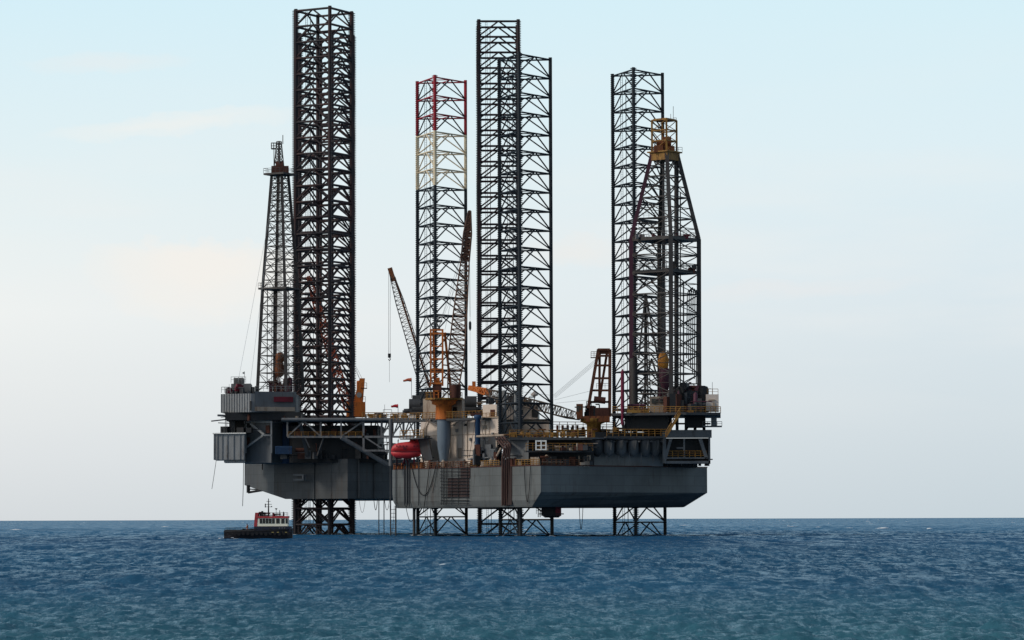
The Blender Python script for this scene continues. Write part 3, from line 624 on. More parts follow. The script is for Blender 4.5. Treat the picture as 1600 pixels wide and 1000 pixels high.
# far rig's derrick
YD = 876; zb = Z(611, YD); zk = Z(450, YD); zt_ = Z(270, YD); 
lv = [Z(y, YD) for y in (582, 555, 530, 503, 477, 450, 424, 404, 384, 365, 345, 329, 312, 299, 285)]
D1, cor = derrick('derrick', 'slim grey derrick at far left rising behind the tallest leg, tapering to a rusty crown', sq(438, YD, 46, 24, 600), sq(438, YD, 36, 18, 450), sq(437.5, YD, 16, 9, 270), zb, zk, zt_, lv,
                  P(438, 611, YD).xy[:], [M['dersteel']], M['dersteel'], .85, bw=.68)
def platform(T, cor, z, grow, m, rails=True, t=.5):
    c = cor(z); g = sum(c, V3()) / 4; out = [(g.x + (p.x - g.x) * grow, g.y + (p.y - g.y) * grow) for p in c]; inn = [(g.x + (p.x - g.x) * .5, g.y + (p.y - g.y) * .5) for p in c]
    b = MB()
    for i in range(4):
        j = (i + 1) % 4; b.loft([[(out[i][0], out[i][1], z), (out[j][0], out[j][1], z), (inn[j][0], inn[j][1], z), (inn[i][0], inn[i][1], z)], [(out[i][0], out[i][1], z + t), (out[j][0], out[j][1], z + t), (inn[j][0], inn[j][1], z + t), (inn[i][0], inn[i][1], z + t)]])
    o = b.build('platform', m, T)
    if rails:
        b = MB(); pts = [V3((x, y, z + t)) for x, y in out] + [V3((*out[0], z + t))]; railing(b, pts, 1.3, 1.3, .05); b.build('railing', m, o)
    return o
platform(D1, cor, Z(452, YD), 1.25, M['dersteel']); platform(D1, cor, Z(273, YD), 2.0, M['dersteel'])
b = MB(); pprism(b, [(424, YD - 1.5), (451, YD - 1.5), (451, YD + 1.8), (424, YD + 1.8)], 259, 270, YD); p = P(437, 260, YD); b.tube((p.x - 1, p.y, p.z), (p.x + 1, p.y, p.z), 1.5, n=18); b.build('crown_block', M['rust'], D1)
b = MB(); a = sq(436, YD, 9, 6, 250); c = sq(436, YD, 4, 3, 220); z0 = Z(260, YD); z1 = Z(220, YD)
for k in range(5):
    u0, u1 = k / 5, (k + 1) / 5
    A = [V3((p[0] + (q[0] - p[0]) * u0, p[1] + (q[1] - p[1]) * u0, z0 + (z1 - z0) * u0)) for p, q in zip(a, c)]; B = [V3((p[0] + (q[0] - p[0]) * u1, p[1] + (q[1] - p[1]) * u1, z0 + (z1 - z0) * u1)) for p, q in zip(a, c)]
    for i in range(4): j = (i + 1) % 4; b.beam(A[i], B[i], .28); b.beam(B[i], B[j], .16); b.beam(A[i], B[j], .12); b.beam(A[j], B[i], .12)
b.tube(P(442, 225, YD), P(442, 211, YD), .12, n=5); b.build('crown_frame', M['dersteel'], D1)
b = MB(); z = Z(232, YD); x = P(428, 232, YD).x; b.box(x - .7, x + .6, YD - .8, YD + .8, z, z + .25); railing(b, [V3((x - .7, YD - .8, z)), V3((x + .6, YD - .8, z))], 1.7, .7, .07); railing(b, [V3((x - .7, YD + .8, z)), V3((x + .6, YD + .8, z))], 1.7, .7, .07)
b.tube((x, YD, z), (x, YD, z - 5.5), .1, n=4); b.build('crown_lookout', M['dersteel'], D1)
b = MB(); p = P(436.5, 575, YD); b.lathe((p.x, p.y), [(.4, p.z - 2.6), (1.2, p.z - 2), (1.4, p.z), (1.0, p.z + 1.8), (.3, p.z + 2.3)], 14); p = P(437, 560, YD); b.lathe((p.x, p.y), [(.5, p.z - 1.6), (1.3, p.z - .6), (1.2, p.z + 1.1), (.4, p.z + 1.6)], 14); b.build('travelling_block', M['rustorange'], D1)
b = MB()
for dx in (-3.2, 0, 3.2): b.tube(P(437 + dx, 260, YD), P(437 + dx, 555, YD), .05, n=4)
for dx in (-1.7, 1.7): b.tube(P(437 + dx, 270, YD - 2), P(437 + dx, 605, YD - 2), .06, n=4)
yy = 275
while yy < 605: b.tube(P(435.3, yy, YD - 2), P(438.7, yy, YD - 2), .045, n=3); yy += 2.6
b.build('hoisting_line', M['dersteel'], D1)
b = MB(); R_ = random.Random(4)
for k in range(16): px = R_.choice([418, 420, 422, 425, 428, 446, 449, 452]) + R_.uniform(-1, 1); b.tube(P(px, 608, YD + R_.uniform(-1, 1)), P(px * .96 + 17.5, 452, YD), .1, n=5)
b.build('drill_pipe_stand', M['dersteel'], D1)
b = MB(); clutter(b, 419, 455, 585, 611, YD - 2, YD + 3, 30, 41, 2, .4, 1.3)
for k in range(4): b.poly([P(427 + k * 3, 611, YD), P(430 + k * 2, 590, YD - 1), P(436, 580, YD)], .16)
b.build('drill_floor_machinery', [M['rust'], M['purple']], D1)
for n_, (a, c) in enumerate((((433, 275, YD), (372, 596, 868)), ((428, 300, YD), (391, 600, 868)))):
    b = MB(); b.tube(P(*a), P(*c), .035, n=4); o = b.build('guy_wire', M['palecable']); tag(o, ('thin pale guy wire from the slim derrick crown down to the leftmost deck edge', 'thin pale guy wire of the slim derrick, the inner and steeper one')[n_], 'cable')

# ================================================================ NEAR RIG (right)
rigB = thing('drilling_rig', P(860, 811, 775), 'nearer jack-up drilling rig at right with grey hull, cream deckhouse and red lifeboat', 'drilling rig')
ZB2 = Z(728, 742, 845); ZB1 = Z(792, 742, 845); ZBm = Z(769, 742, 850)
# left facet line from (612,793) to (845,738), right facet to (1105,776)
def lf(px):  # depth of the left facet at a picture column
    k = (px - 612) / 233; xa, xb = P(612, 760, 793).x, P(845, 760, 738).x
    # intersect ray with the facet line
    t = (px - 800) / F; dxl = xb - xa; dyl = 738 - 793
    return (793 * dxl - xa * dyl) / (dxl - t * dyl)
def rf(px):
    xa, xb = P(845, 760, 738).x, P(1105, 760, 776).x; t = (px - 800) / F; dxl = xb - xa; dyl = 776 - 738
    return (738 * dxl - xa * dyl) / (dxl - t * dyl)
topB = [(613, lf(612.5) + 1.5), (617, lf(617)), (845, 738), (1105, 776), (1098, 806), (1030, 842), (650, 842), (616, 806)]
def inset(bot, pts): return pts
b = MB()
zr_ = ZB1 + 1.6
l0 = [(620, lf(620) + 2.2), (624, lf(624) + .8), (831, lf(831) + 1.0), (1069, 781), (1066, 804), (1015, 838), (655, 838), (622, 806)]
l1 = [(614.5, lf(614.5) + 1.6), (618, lf(618) + .05), (842, lf(842) + .05), (1087, rf(1087) + 2.0), (1082, 805), (1025, 840), (652, 840), (618, 806)]
pl0, pl1, plT = plan(l0), plan(l1), plan(topB)
# bilge radius at left corner, straight rake on the right facet
k_ = (zr_ - ZB1) / (ZBm - ZB1)
midr = [(a[0] + (c[0] - a[0]) * k_, a[1] + (c[1] - a[1]) * k_) for a, c in zip(plan([(616, lf(616) + 1.2), (620, lf(620)), (831, lf(831)), (1069, 781), (1066, 804), (1015, 838), (655, 838), (619, 806)]), plT)]
b.loft([[(x, y, ZB1) for x, y in pl0], [(x, y, zr_) for x, y in midr], [(x, y, ZBm) for x, y in plT], [(x, y, ZB2) for x, y in plT]])
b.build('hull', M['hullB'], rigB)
# raised gutter along deck edge
b = MB(); pts = [V3((x, y, ZB2 + .12)) for x, y in plT[1:4]]
for a, c in zip(pts, pts[1:]): b.beam(a, c, .3, .22)
b.build('deck_edge_kerb', M['rust'], rigB)
# rust stains and ladders of the hull side
LB = dict(b1=(centre(687, 600, 805)), b2=(centre(818.5, 600, 760)), b3=(centre(996.5, 600, 782)))
RB = 76.5 / 1.7235 * 805 / F; A0 = math.radians(-90 - 7.5)
z1_, z2_, z3_ = Z(126.5, 805, 690), Z(91, 760, 820), Z(115, 782, 995)
lb1 = leg(rigB, *LB['b1'], RB, A0, 3, z1_, 4.59, .40, .19, .17, 'tangent', [M['legB'], M['legred'], M['legcream']], bands=((z1_ - 3 * 4.59 + .3, 1), (z1_ - 6 * 4.59 + .3, 2)), label='left leg with red top bays, cream bays below and black for the rest', hw=.50)
leg(rigB, *LB['b2'], RB, A0, 3, z2_, 4.59, .42, .21, .18, 'tangent', [M['legB']] * 3, label='middle leg in front of the wide toothed leg of the far rig', hw=.52)
leg(rigB, *LB['b3'], RB, A0, 3, z3_, 4.59, .40, .20, .18, 'tangent', [M['legB']] * 3, label='right leg beside the tall derrick', hw=.50)
# main deck railing and low machinery
b = MB(); lp = [V3((P(px, 728, lf(px)).x, lf(px) + .5, ZB2)) for px in (615, 650, 690, 735)]; railing(b, lp, 1.5, 1.3, .09, (.35, .68)); b.build('railing', M['rail'], rigB)
b = MB(); lp = [V3((P(px, 728, lf(px)).x, lf(px) + .5, ZB2)) for px in (735, 780)]; railing(b, lp, 1.5, 1.3, .09, (.35, .68)); b.build('railing', M['yellow'], rigB); b = MB()
lp = [V3((P(px, 728, lf(px)).x, lf(px) + .5, ZB2)) for px in (806, 843)]; railing(b, lp, 1.5, 1.3, .08, (.35, .68)); b.build('railing', M['yellow'], rigB)
b = MB(); lp = [V3((P(px, 728, rf(px)).x, rf(px) + .6, ZB2)) for px in (848, 925)]; railing(b, lp, 1.5, 1.5, .07, (.35, .68)); b.build('railing', M['rail'], rigB)
b = MB()
for px in range(617, 660, 6): p = P(px, 727, lf(px) + 1); b.rbox((p.x, p.y, ZB2), .6, .5, random.uniform(.8, 2), .3)
b.build('mooring_bollard', M['orange'], rigB)
b = MB(); R_ = random.Random(12); MM = [M['dgrey'], M['rust'], M['tan']]
for i in range(46):
    px = R_.uniform(622, 842); Y = lf(px) + R_.uniform(1.5, 5); x = P(px, 720, Y).x; k = R_.random(); b = MB()
    if k < .5: b.rbox((x, Y, ZB2), R_.uniform(.4, 2), R_.uniform(.4, 1.2), R_.uniform(.5, 2.4), R_.uniform(-.9, 0)); nm_ = 'deck_locker'
    elif k < .75: b.lathe((x, Y), [(.45, ZB2), (.45, ZB2 + R_.uniform(.8, 2)), (.1, ZB2 + 2.1)], 10); nm_ = 'drum'
    else: z = ZB2 + R_.uniform(.5, 3); b.tube((x - 2, Y + 1, z), (x + 2, Y - 1, z), .14); nm_ = 'pipe'
    b.build(nm_, MM[R_.randrange(3)], rigB)
# deckhouse
DH = [(657, 792), (780, 768), (784, 782), (668, 800)]
b = MB(); b.prism(plan(DH, 690), ZB2, Z(654, 778, 700)); o = b.build('deckhouse', M['cream'], rigB, bevel=.06, label='large plain cream deckhouse wall behind the crane column')
def on_face(px, A=(657, 792), B=(780, 768), py=690):
    xa, xb = P(A[0], py, A[1]).x, P(B[0], py, B[1]).x; t = (px - 800) / F; dx_, dy_ = xb - xa, B[1] - A[1]; return (A[1] * dx_ - xa * dy_) / (dx_ - t * dy_)
def plate(mb, x0, x1, ya, yb, A=(657, 792), B=(780, 768), t=.12, gap=.01):
    Y0, Y1 = on_face(x0, A, B), on_face(x1, A, B); p0, p1 = P(x0, (ya + yb) / 2, Y0), P(x1, (ya + yb) / 2, Y1)
    d = V3((p1.x - p0.x, p1.y - p0.y, 0)).normalized(); n = V3((d.y, -d.x, 0)); za, zb_ = Z(ya, (Y0 + Y1) / 2, x0), Z(yb, (Y0 + Y1) / 2, x0)
    q = []
    for z in (zb_, za):
        for e, k in ((p0, t), (p1, t), (p1, -gap), (p0, -gap)): r = V3((e.x, e.y, 0)) + n * k; q.append((r.x, r.y, z))
    mb.hexa(q)
for x0, x1, ya, yb in ((755, 760, 665, 670),):
    f = MB(); plate(f, x0 - .8, x1 + .8, ya - .8, yb + .8, t=.12); f_ = f.build('window', M['tan'], o); g = MB(); plate(g, x0, x1, ya, yb, t=.18); g.build('pane', M['glass'], o)
g = MB(); plate(g, 662, 780, 679.2, 680.0, t=.1); plate(g, 662, 780, 653.5, 655.5, t=.25)
for px in (700, 722, 742, 764): plate(g, px, px + .5, 655.5, 716, t=.06)
g.build('wall_seam', M['tan'], o)
for px, yy in ((708, 662), (726, 662), (741, 690), (764, 690)):
    g = MB(); plate(g, px, px + 3.2, yy, yy + 3.6, t=.14); g.build('porthole_window', M['glass'], o)
for px, yy in ((714, 670), (735, 684), (770, 676)):
    g = MB(); plate(g, px, px + 2, yy, yy + 5, t=.5); g.build('wall_cabinet', M['lgrey'], o)
for px in (704, 730, 758): g = MB(); a_ = P(px, 716, on_face(px) - .2); g.poly([a_, P(px, 658, on_face(px) - .2), P(px + 6, 656, on_face(px + 6) - .2)], .1); g.build('wall_pipe', M['tan'], o)
g = MB(); plate(g, 662, 667, 668, 684, t=.12); plate(g, 716, 721, 700, 716, t=.12); g.build('door', M['tan'], o)
# upper deckhouse behind the crane and behind leg
b = MB(); pprism(b, [(661, 786), (722, 778), (726, 788), (668, 796)], 622, 653, 783); u = b.build('upper_deckhouse', M['tan'], rigB, bevel=.05)
g = MB(); plate(g, 708, 714, 636, 642, (661, 786), (722, 778), t=.15); g.build('window', M['glass'], u)
U2 = ((754, 775.5), (776, 772)); b = MB(); pprism(b, [(754, 775.5), (776, 772), (783, 780), (758, 784)], 632, 656, 774); u = b.build('upper_deckhouse', M['cream'], rigB, bevel=.05)
g = MB(); plate(g, 766.5, 773, 640, 653, *U2, t=.12); g.build('door', M['rust'], u)
U3 = ((770, 786), (858, 781)); b = MB(); pprism(b, [(770, 786), (858, 781), (860, 796), (775, 800)], 657, 690, 784); pprism(b, [(776, 787), (841, 783), (843, 795), (780, 798)], 631, 657, 784); u = b.build('aft_deckhouse', M['cream'], rigB, bevel=.05)
g = MB(); plate(g, 831, 841, 635, 652, (776, 787), (841, 783), t=.12); plate(g, 812, 817, 640, 648, (776, 787), (841, 783), t=.12); g.build('window', M['dgrey'], u)
g = MB(); pprism(g, [(768, 785), (860, 780), (862, 797), (773, 801)], 655.6, 657, 784); pprism(g, [(774, 786), (843, 782), (845, 796), (778, 799)], 629.5, 631, 784); g.build('roof_edge', M['dgrey'], u)
b = MB()
for x0 in (788, 806): p = P(x0, 640, 779); b.lathe((p.x, p.y), [(.55, Z(690, 779)), (.55, Z(612, 779)), (.6, Z(610, 779))], 14)
b.build('exhaust_stack', M['lgrey'], rigB)
b = MB(); p = P(835, 620, 788); b.lathe((p.x, p.y), [(.12, Z(631, 788)), (.12, Z(620, 788)), (1.0, Z(617.5, 788)), (.9, Z(616, 788)), (.1, Z(611, 788))], 16); b.build('satellite_dome', M['cream'], rigB)
b = MB(); clutter(b, 760, 828, 619, 631, 782, 790, 34, 51, 4, .4, 1.5); clutter(b, 706, 752, 618, 650, 800, 812, 16, 52, 4, .6, 2.2)
b.build('roof_machinery', [M['dgrey'], M['tan'], M['yellow'], M['grey']], rigB)
for px, py, r in ((736, 629, 1.6), (735, 640, 1.3), (648, 632, 1.4), (652, 638, 1.3)):
    b = MB(); p = P(px, py, 797); b.tube((p.x - 1.4, p.y, p.z), (p.x + 1.4, p.y, p.z), r, n=16); b.build('air_intake', M['dgrey'], rigB)
b = MB()
b.tube(P(631, 642, 797), P(655, 641, 797), .55, n=10); b.tube(P(632, 647, 797), P(632, 641, 797), .5, n=8); b.box(P(640, 600, 797).x, P(658, 600, 797).x, 796, 801, Z(647, 797), Z(638, 797)); b.box(P(644, 600, 797).x, P(657, 600, 797).x, 797, 800, Z(638, 797), Z(617, 797))
b.build('exhaust_unit', M['dgrey'], rigB)
# yellow gallery at deckhouse roof height
b = MB(); zG = Z(654.5, 778, 700); YG = 776.5
def gallery(A, B, d, z, mfloor, mrail, h=1.35, step=1.3, r=.075, sub=None, t=.28):
    a, c = P(A[0], 655, A[1]), P(B[0], 655, B[1]); dv = V3((c.x - a.x, c.y - a.y, 0)).normalized(); n = V3((-dv.y, dv.x, 0))
    fl = MB(); q = [(a.x, a.y), (c.x, c.y), (c.x + n.x * d, c.y + n.y * d), (a.x + n.x * d, a.y + n.y * d)]; fl.prism(q, z - t, z); fo = fl.build('walkway', mfloor, rigB)
    rl = MB(); railing(rl, [V3((a.x, a.y, z)), V3((c.x, c.y, z))], h, step, r, (.35, .68)); rl.build('railing', mrail, fo); return fo
gallery((610, 789), (754, 768), 3.0, zG, M['dgrey'], M['yellow'], 1.6, 1.1, .09, t=.5)
gallery((754, 773.5), (776, 770), 1.2, Z(654, 772), M['dgrey'], M['yellow'])
gallery((796, 747.5), (925, 747.5), 4.5, Z(683.5, 747.5), M['dgrey'], M['yellow'], 1.7, 1.6, .075, t=.6)
gallery((822, 743.5), (926, 747.4), 2.0, Z(704.5, 746), M['dgrey'], M['yellow'], 1.7, 1.6, .075, t=.35)
gallery((862, 772), (960, 776), 3.0, Z(672, 774), M['dgrey'], M['yellow'], 1.9, 1.9, .08)
gallery((625, 785), (662, 777), 2.5, Z(684, 781), M['dgrey'], M['yellow'], 1.9, 1.5, .09)
# stairs by the deckhouse
b = MB()
for s_ in (0, 1.0):
    b.beam(P(672, 655, 779 + s_), P(659, 685, 779 + s_), .16, .35)
for k in range(12): a = P(672 - k * 1.1, 656 + k * 2.5, 779); b.box(a.x - .3, a.x + .3, 779, 780, a.z - .04, a.z + .04)
b.tube(P(672, 647, 779), P(659, 677, 779), .06, n=4); b.build('stairway', M['tan'], rigB)
b = MB(); b.tube(P(610.5, 655, 787), P(610.5, 728, 787), .48, n=10); b.build('corner_post', M['grey'], rigB)
# grey tapering support module right of the lifeboat
b = MB(); a = plan([(652, 784), (668, 779), (672, 787), (656, 790)], 690); c = plan([(660, 783), (676, 778), (676, 787), (662, 789)], 700)
b.loft([[(x, y, ZB2 + 2.1) for x, y in c], [(x, y, Z(680, 780)) for x, y in a]]); b.build('support_bracket', M['dgrey'], rigB)
# dark recess modules midships
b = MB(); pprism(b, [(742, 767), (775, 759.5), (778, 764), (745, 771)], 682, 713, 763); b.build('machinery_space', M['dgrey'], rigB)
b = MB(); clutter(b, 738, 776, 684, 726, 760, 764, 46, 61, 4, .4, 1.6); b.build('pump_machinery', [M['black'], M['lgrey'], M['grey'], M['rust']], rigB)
b = MB(); pprism(b, [(794, 752), (826, 747.5), (826, 762), (799, 764)], 686, 719, 750); b.build('engine_room_casing', M['grey'], rigB, bevel=.08)
b = MB(); pprism(b, [(826, 750), (928, 752), (928, 764), (826, 764)], 686, 727, 750); b.build('engine_room_wall', M['black'], rigB)
b = MB(); clutter(b, 828, 926, 690, 704, 745.5, 749, 42, 62, 4, .4, 1.5); clutter(b, 848, 926, 708, 727, 747, 750, 36, 63, 4, .4, 1.5); b.build('deck_machinery', [M['dgrey'], M['rust'], M['tan'], M['black']], rigB)
b = MB(); clutter(b, 800, 925, 671, 683, 748.5, 752, 44, 64, 4, .3, 1.3); clutter(b, 870, 1035, 664, 683, 764, 774, 50, 65, 4, .3, 1.4)
for px in (871, 879, 887, 895, 902): x = P(px, 660, 772).x; b.cur = 1; b.tube((x, 772, Z(684, 772)), (x, 772, Z(664.5, 772)), .3, n=8)
b.cur = 0; b.build('deck_equipment', [M['yellow'], M['rust'], M['dgrey'], M['yellow']], rigB)
b = MB()
A, B = P(836.5, 704, 743), P(854, 704, 743)
for z0, z1 in ((688, 690.2), (695.5, 697), (701.5, 703.5)): b.box(A.x, B.x, 743, 743.3, Z(z1, 743), Z(z0, 743))
for x0 in (836.5, 844.5, 852): x = P(x0, 696, 743).x; b.box(x, x + .3, 742.95, 743.35, Z(703.6, 743), Z(687.9, 743))
b.build('window_frame', M['white'], rigB, label='white four-pane frame on the upper walkway')
# tank row on the right
b = MB(); pprism(b, [(921, 756), (1036, 764), (1036, 775), (921, 775)], 688, 729, 760); b.build('tank_wall', M['lgrey'], rigB)
for i, px in enumerate((933, 951, 970, 989, 1008, 1027)[:6]):
    if i == 5: px = 1024
    Y = 752.5 + (px - 930) * .075; b = MB(); p = P(px, 700, Y + 2.2); r = 1.35
    b.lathe((p.x, p.y - .2), [(.2, Z(714, Y)), (.75, Z(711.5, Y)), (r * .95, Z(706, Y)), (r, Z(700, Y)), (r, Z(690, Y)), (r * .8, Z(688, Y))], 20); 
    if i: b.beam(P(px + 4.8, 688, Y), P(px + 3, 703, Y), .35, .3); b.box(P(px + 4, 0, Y).x, P(px + 7.5, 0, Y).x, Y, Y + .4, Z(691.5, Y), Z(689, Y))
    b.build('silo', M['dgrey'] if i < 1 else M['grey'], rigB)
b = MB(); pprism(b, [(925, 753), (1040, 761.5), (1040, 765), (925, 765)], 684.5, 687, 757)
for px in (948, 967, 983, 1002, 1020, 1036): Y = 755.5 + (px - 944) * .075; x = P(px, 700, Y).x; b.box(x - .1, x + .1, Y - .2, Y + .2, Z(725, Y), Z(687, Y))
b.build('silo_deck', M['steel'], rigB)
# cantilever at right
b = MB(); YC = 757
pprism(b, [(1035, YC), (1112, YC), (1112, YC + 6), (1035, YC + 6)], 672.5, 684, YC); pprism(b, [(1040, YC + .2), (1110, YC + .2), (1110, YC + 7), (1040, YC + 7)], 721, 725, YC)
pprism(b, [(1107, YC + .2), (1110, YC + .2), (1110, YC + 5), (1107, YC + 5)], 684, 725, YC)
for a, c, w in (((1039, 718), (1048, 686), .7), ((1094, 686), (1104, 716), .8), ((1069, 686), (1069, 716), .4), ((1057, 700), (1069, 700), .3), ((1038, 684), (1038, 724), .8)): b.beam(P(*a, YC + .4), P(*c, YC + .4), w)
pprism(b, [(1041, YC), (1106, YC), (1106, YC + 1.2), (1041, YC + 1.2)], 715.5, 717.5, YC); b.build('cantilever_beam', M['grey'], rigB)
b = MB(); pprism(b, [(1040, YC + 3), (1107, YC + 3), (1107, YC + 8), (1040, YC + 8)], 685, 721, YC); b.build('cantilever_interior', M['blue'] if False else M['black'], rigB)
b = MB(); railing(b, [P(1042, 715.3, YC + .2), P(1104, 715.3, YC + .2)], 1.6, 1.3, .09, (.35, .68)); b.build('railing', M['yellow'], rigB)
b = MB(); clutter(b, 1040, 1110, 717, 729, 760, 766, 14, 66, 1, .3, .9); pprism(b, [(1030, 766), (1090, 768), (1088, 784), (1030, 784)], 722, 730, 766); b.build('skid_beam', M['black'], rigB)
b = MB(); pprism(b, [(930, 762), (1037, 768), (1037, 778), (930, 776)], 676, 690, 766)
b.build('deck_box', M['dgrey'], rigB)
gallery((948, 750.5), (1042, 752.5), 4, Z(682, 751), M['dgrey'], M['yellow'], 1.6, 1.4, .085, t=.4)
# drill floor
b = MB(); pprism(b, [(955, 755), (1072, 749.5), (1126, 752), (1126, 775), (960, 775)], 645.5, 649.5, 752); b.build('drill_floor', M['dgrey'], rigB)
b = MB(); railing(b, [P(957, 645.5, 755), P(1072, 645.5, 749.8), P(1126, 645.5, 752.2)], 1.5, 1.3, .085, (.35, .68)); b.build('railing', M['yellow'], rigB); b = MB(); railing(b, [P(1105, 617, 757), P(1122, 617, 757)], 1.4, 1.2, .06)
b.build('railing', M['yellow'], rigB)
b = MB(); pprism(b, [(976, 757), (1044, 755), (1050, 772), (982, 772)], 650, 672, 756); c = P(1010, 660, 762); 
b.build('substructure', M['black'], rigB)
b = MB()
for px in (1047, 1058, 1072, 1086, 1100): b.beam(P(px, 650, 760), P(px, 673, 760), .7)
b.beam(P(1047, 672, 760), P(1058, 651, 760), .4); b.beam(P(1072, 672, 760), P(1086, 651, 760), .4); b.beam(P(1050, 662, 760), P(1110, 662, 760), .4)
b.build('substructure_frame', M['black'], rigB); b = MB()
for px in (970, 978, 986): b.beam(P(px, 650, 757), P(px + 6, 674, 757), .7); b.build('substructure_frame', M['black'], rigB); b = MB()
pprism(b, [(1070, 757), (1102, 757), (1102, 766), (1070, 766)], 651, 668, 757)
b.build('substructure_frame', M['black'], rigB)
b = MB(); pprism(b, [(1111, 755), (1120, 755), (1120, 760), (1111, 760)], 653, 667, 755); pprism(b, [(1098, 755), (1128, 755), (1128, 758), (1098, 758)], 666, 668, 755); railing(b, [P(1098, 666, 755), P(1128, 666, 755)], 1.1, 1.2, .06); b.build('service_platform', M['grey'], rigB)
b = MB()
for s_ in (0, 1.5):
    b.beam(P(1040, 683, 748.5 + s_), P(1063, 645, 748.5 + s_), .2, .5); b.tube(P(1040, 675, 748.5 + s_), P(1063, 637, 748.5 + s_), .09, n=4); b.tube(P(1040, 679, 748.5 + s_), P(1063, 641, 748.5 + s_), .07, n=4)
    for k in range(8): b.tube(P(1040 + k * 3.2, 682.5 - k * 5.3, 748.5 + s_), P(1040 + k * 3.2, 675 - k * 5.3, 748.5 + s_), .07, n=4)
for k in range(24): a = P(1040.5 + k * .97, 682 - k * 1.6, 748.5); b.box(a.x - .15, a.x + .15, 748.5, 750, a.z - .03, a.z + .03)
b.build('stairway', M['yellow'], rigB)
b = MB(); pprism(b, [(1015, 757), (1044, 757), (1044, 763), (1015, 763)], 620, 636, 757); pprism(b, [(1015, 754), (1041, 754), (1041, 757), (1015, 757)], 634, 645, 754); u = b.build('driller_cabin', M['tan'], rigB)
g = MB(); pbox(g, 1018, 1028, 623, 630, 756.8, .3); pbox(g, 1031, 1041, 623, 630, 756.8, .3); g.build('window', M['glass'], u)
b = MB(); pprism(b, [(1103, 756), (1123, 756), (1123, 763), (1103, 763)], 617, 643, 756); u = b.build('control_cabin', M['cream'], rigB, bevel=.05)
g = MB(); pbox(g, 1107, 1117, 624, 626, 755.7, .3); pbox(g, 1114, 1117, 629, 641, 755.7, .3); g.build('window', M['tan'], u)
b = MB(); p = P(1099, 608, 758); b.lathe((p.x, p.y), [(1.3, Z(645, 758)), (1.3, Z(609, 758)), (1.0, Z(605, 758)), (.3, Z(603.5, 758))], 18); b.build('dark_tank', M['black'], rigB)
b = MB(); pprism(b, [(1045, 758), (1094, 758), (1094, 768), (1045, 768)], 612, 644, 758); b.build('drawworks_house', M['dgrey'], rigB)
b = MB(); clutter(b, 1042, 1098, 606, 645, 753.5, 757, 60, 67, 4, .5, 1.9); clutter(b, 975, 1015, 636, 645, 755, 758, 16, 68, 4, .3, 1.2); clutter(b, 1048, 1100, 598, 612, 759, 764, 22, 69, 4, .5, 1.5)
for px, py in ((1067, 604), (1062, 610)): p = P(px, py, 757); b.tube((p.x, p.y - .8, p.z), (p.x + .6, p.y + .6, p.z), 1.0, n=14)
b.build('drill_floor_machinery', [M['black'], M['rust'], M['dgrey'], M['purple']], rigB)
b = MB(); pbox(b, 1072, 1084, 641, 646, 751, 1); pbox(b, 980, 1014, 640, 645, 753, 1); b.build('yellow_guard', M['yellow'], rigB)
b = MB(); b.tube(P(972.5, 645, 754), P(972.5, 581, 754), .40, n=10); b.tube(P(972.5, 581, 754), P(972.5, 577, 754), .40, .12, n=10); b.tube(P(972.5, 664, 754), P(972.5, 645, 754), .3, n=8); b.build('maroon_riser', mat('maroon_paint', (.16, .012, .04), .6, 0, .2), rigB)
b = MB()
for px in (983, 990, 997, 1004): b.tube(P(px, 645, 755), P(px, 632, 755), .22)
b.tube(P(980, 633, 755), P(1008, 633, 755), .3); b.build('manifold', M['purple'], rigB)
b = MB(); b.tube(P(1113, 617, 759), P(1113, 597, 759), .05, n=4); b.build('antenna', M['lgrey'], rigB)
# sea-water tower / red submersible pump below hull
b = MB(); pbox(b, 846, 877, 790, 806, 752, 5); b.lathe(P(862, 800, 754.5).xy[:], [(1.6, Z(809, 752)), (2.2, Z(806, 752))], 12); b.beam(P(842, 803, 751.8), P(881, 803, 751.8), .25); u = b.build('pump_tower', M['black'], rigB)
g = MB(); pbox(g, 868, 877, 790, 805, 751.8, 4); g.build('red_panel', M['darkred'], u)
b = MB(); railing(b, [P(838, 803, 753), P(846, 803, 753)], 1.4, 1, .06); b.tube(P(841, 790, 753), P(841, 808, 753), .1); b.tube(P(844, 790, 753), P(844, 808, 753), .1); b.build('ladder_cage', M['black'], rigB)
# blue column with stays
b = MB(); p = P(746.5, 700, 763); b.lathe((p.x, p.y), [(.62, ZB2), (.62, Z(655, 763)), (.9, Z(653, 763)), (.9, Z(649, 763)), (.5, Z(648, 763))], 16); b.build('crane_boom_rest', M['blue'], rigB)
b = MB(); pbox(b, 735, 752, 645, 650, 763, 2); b.tube(P(744, 650, 762.6), P(733, 715, 762), .05, n=4); b.tube(P(749, 650, 762.6), P(757, 690, 762), .05, n=4); b.build('rest_head', M['rust'], rigB)
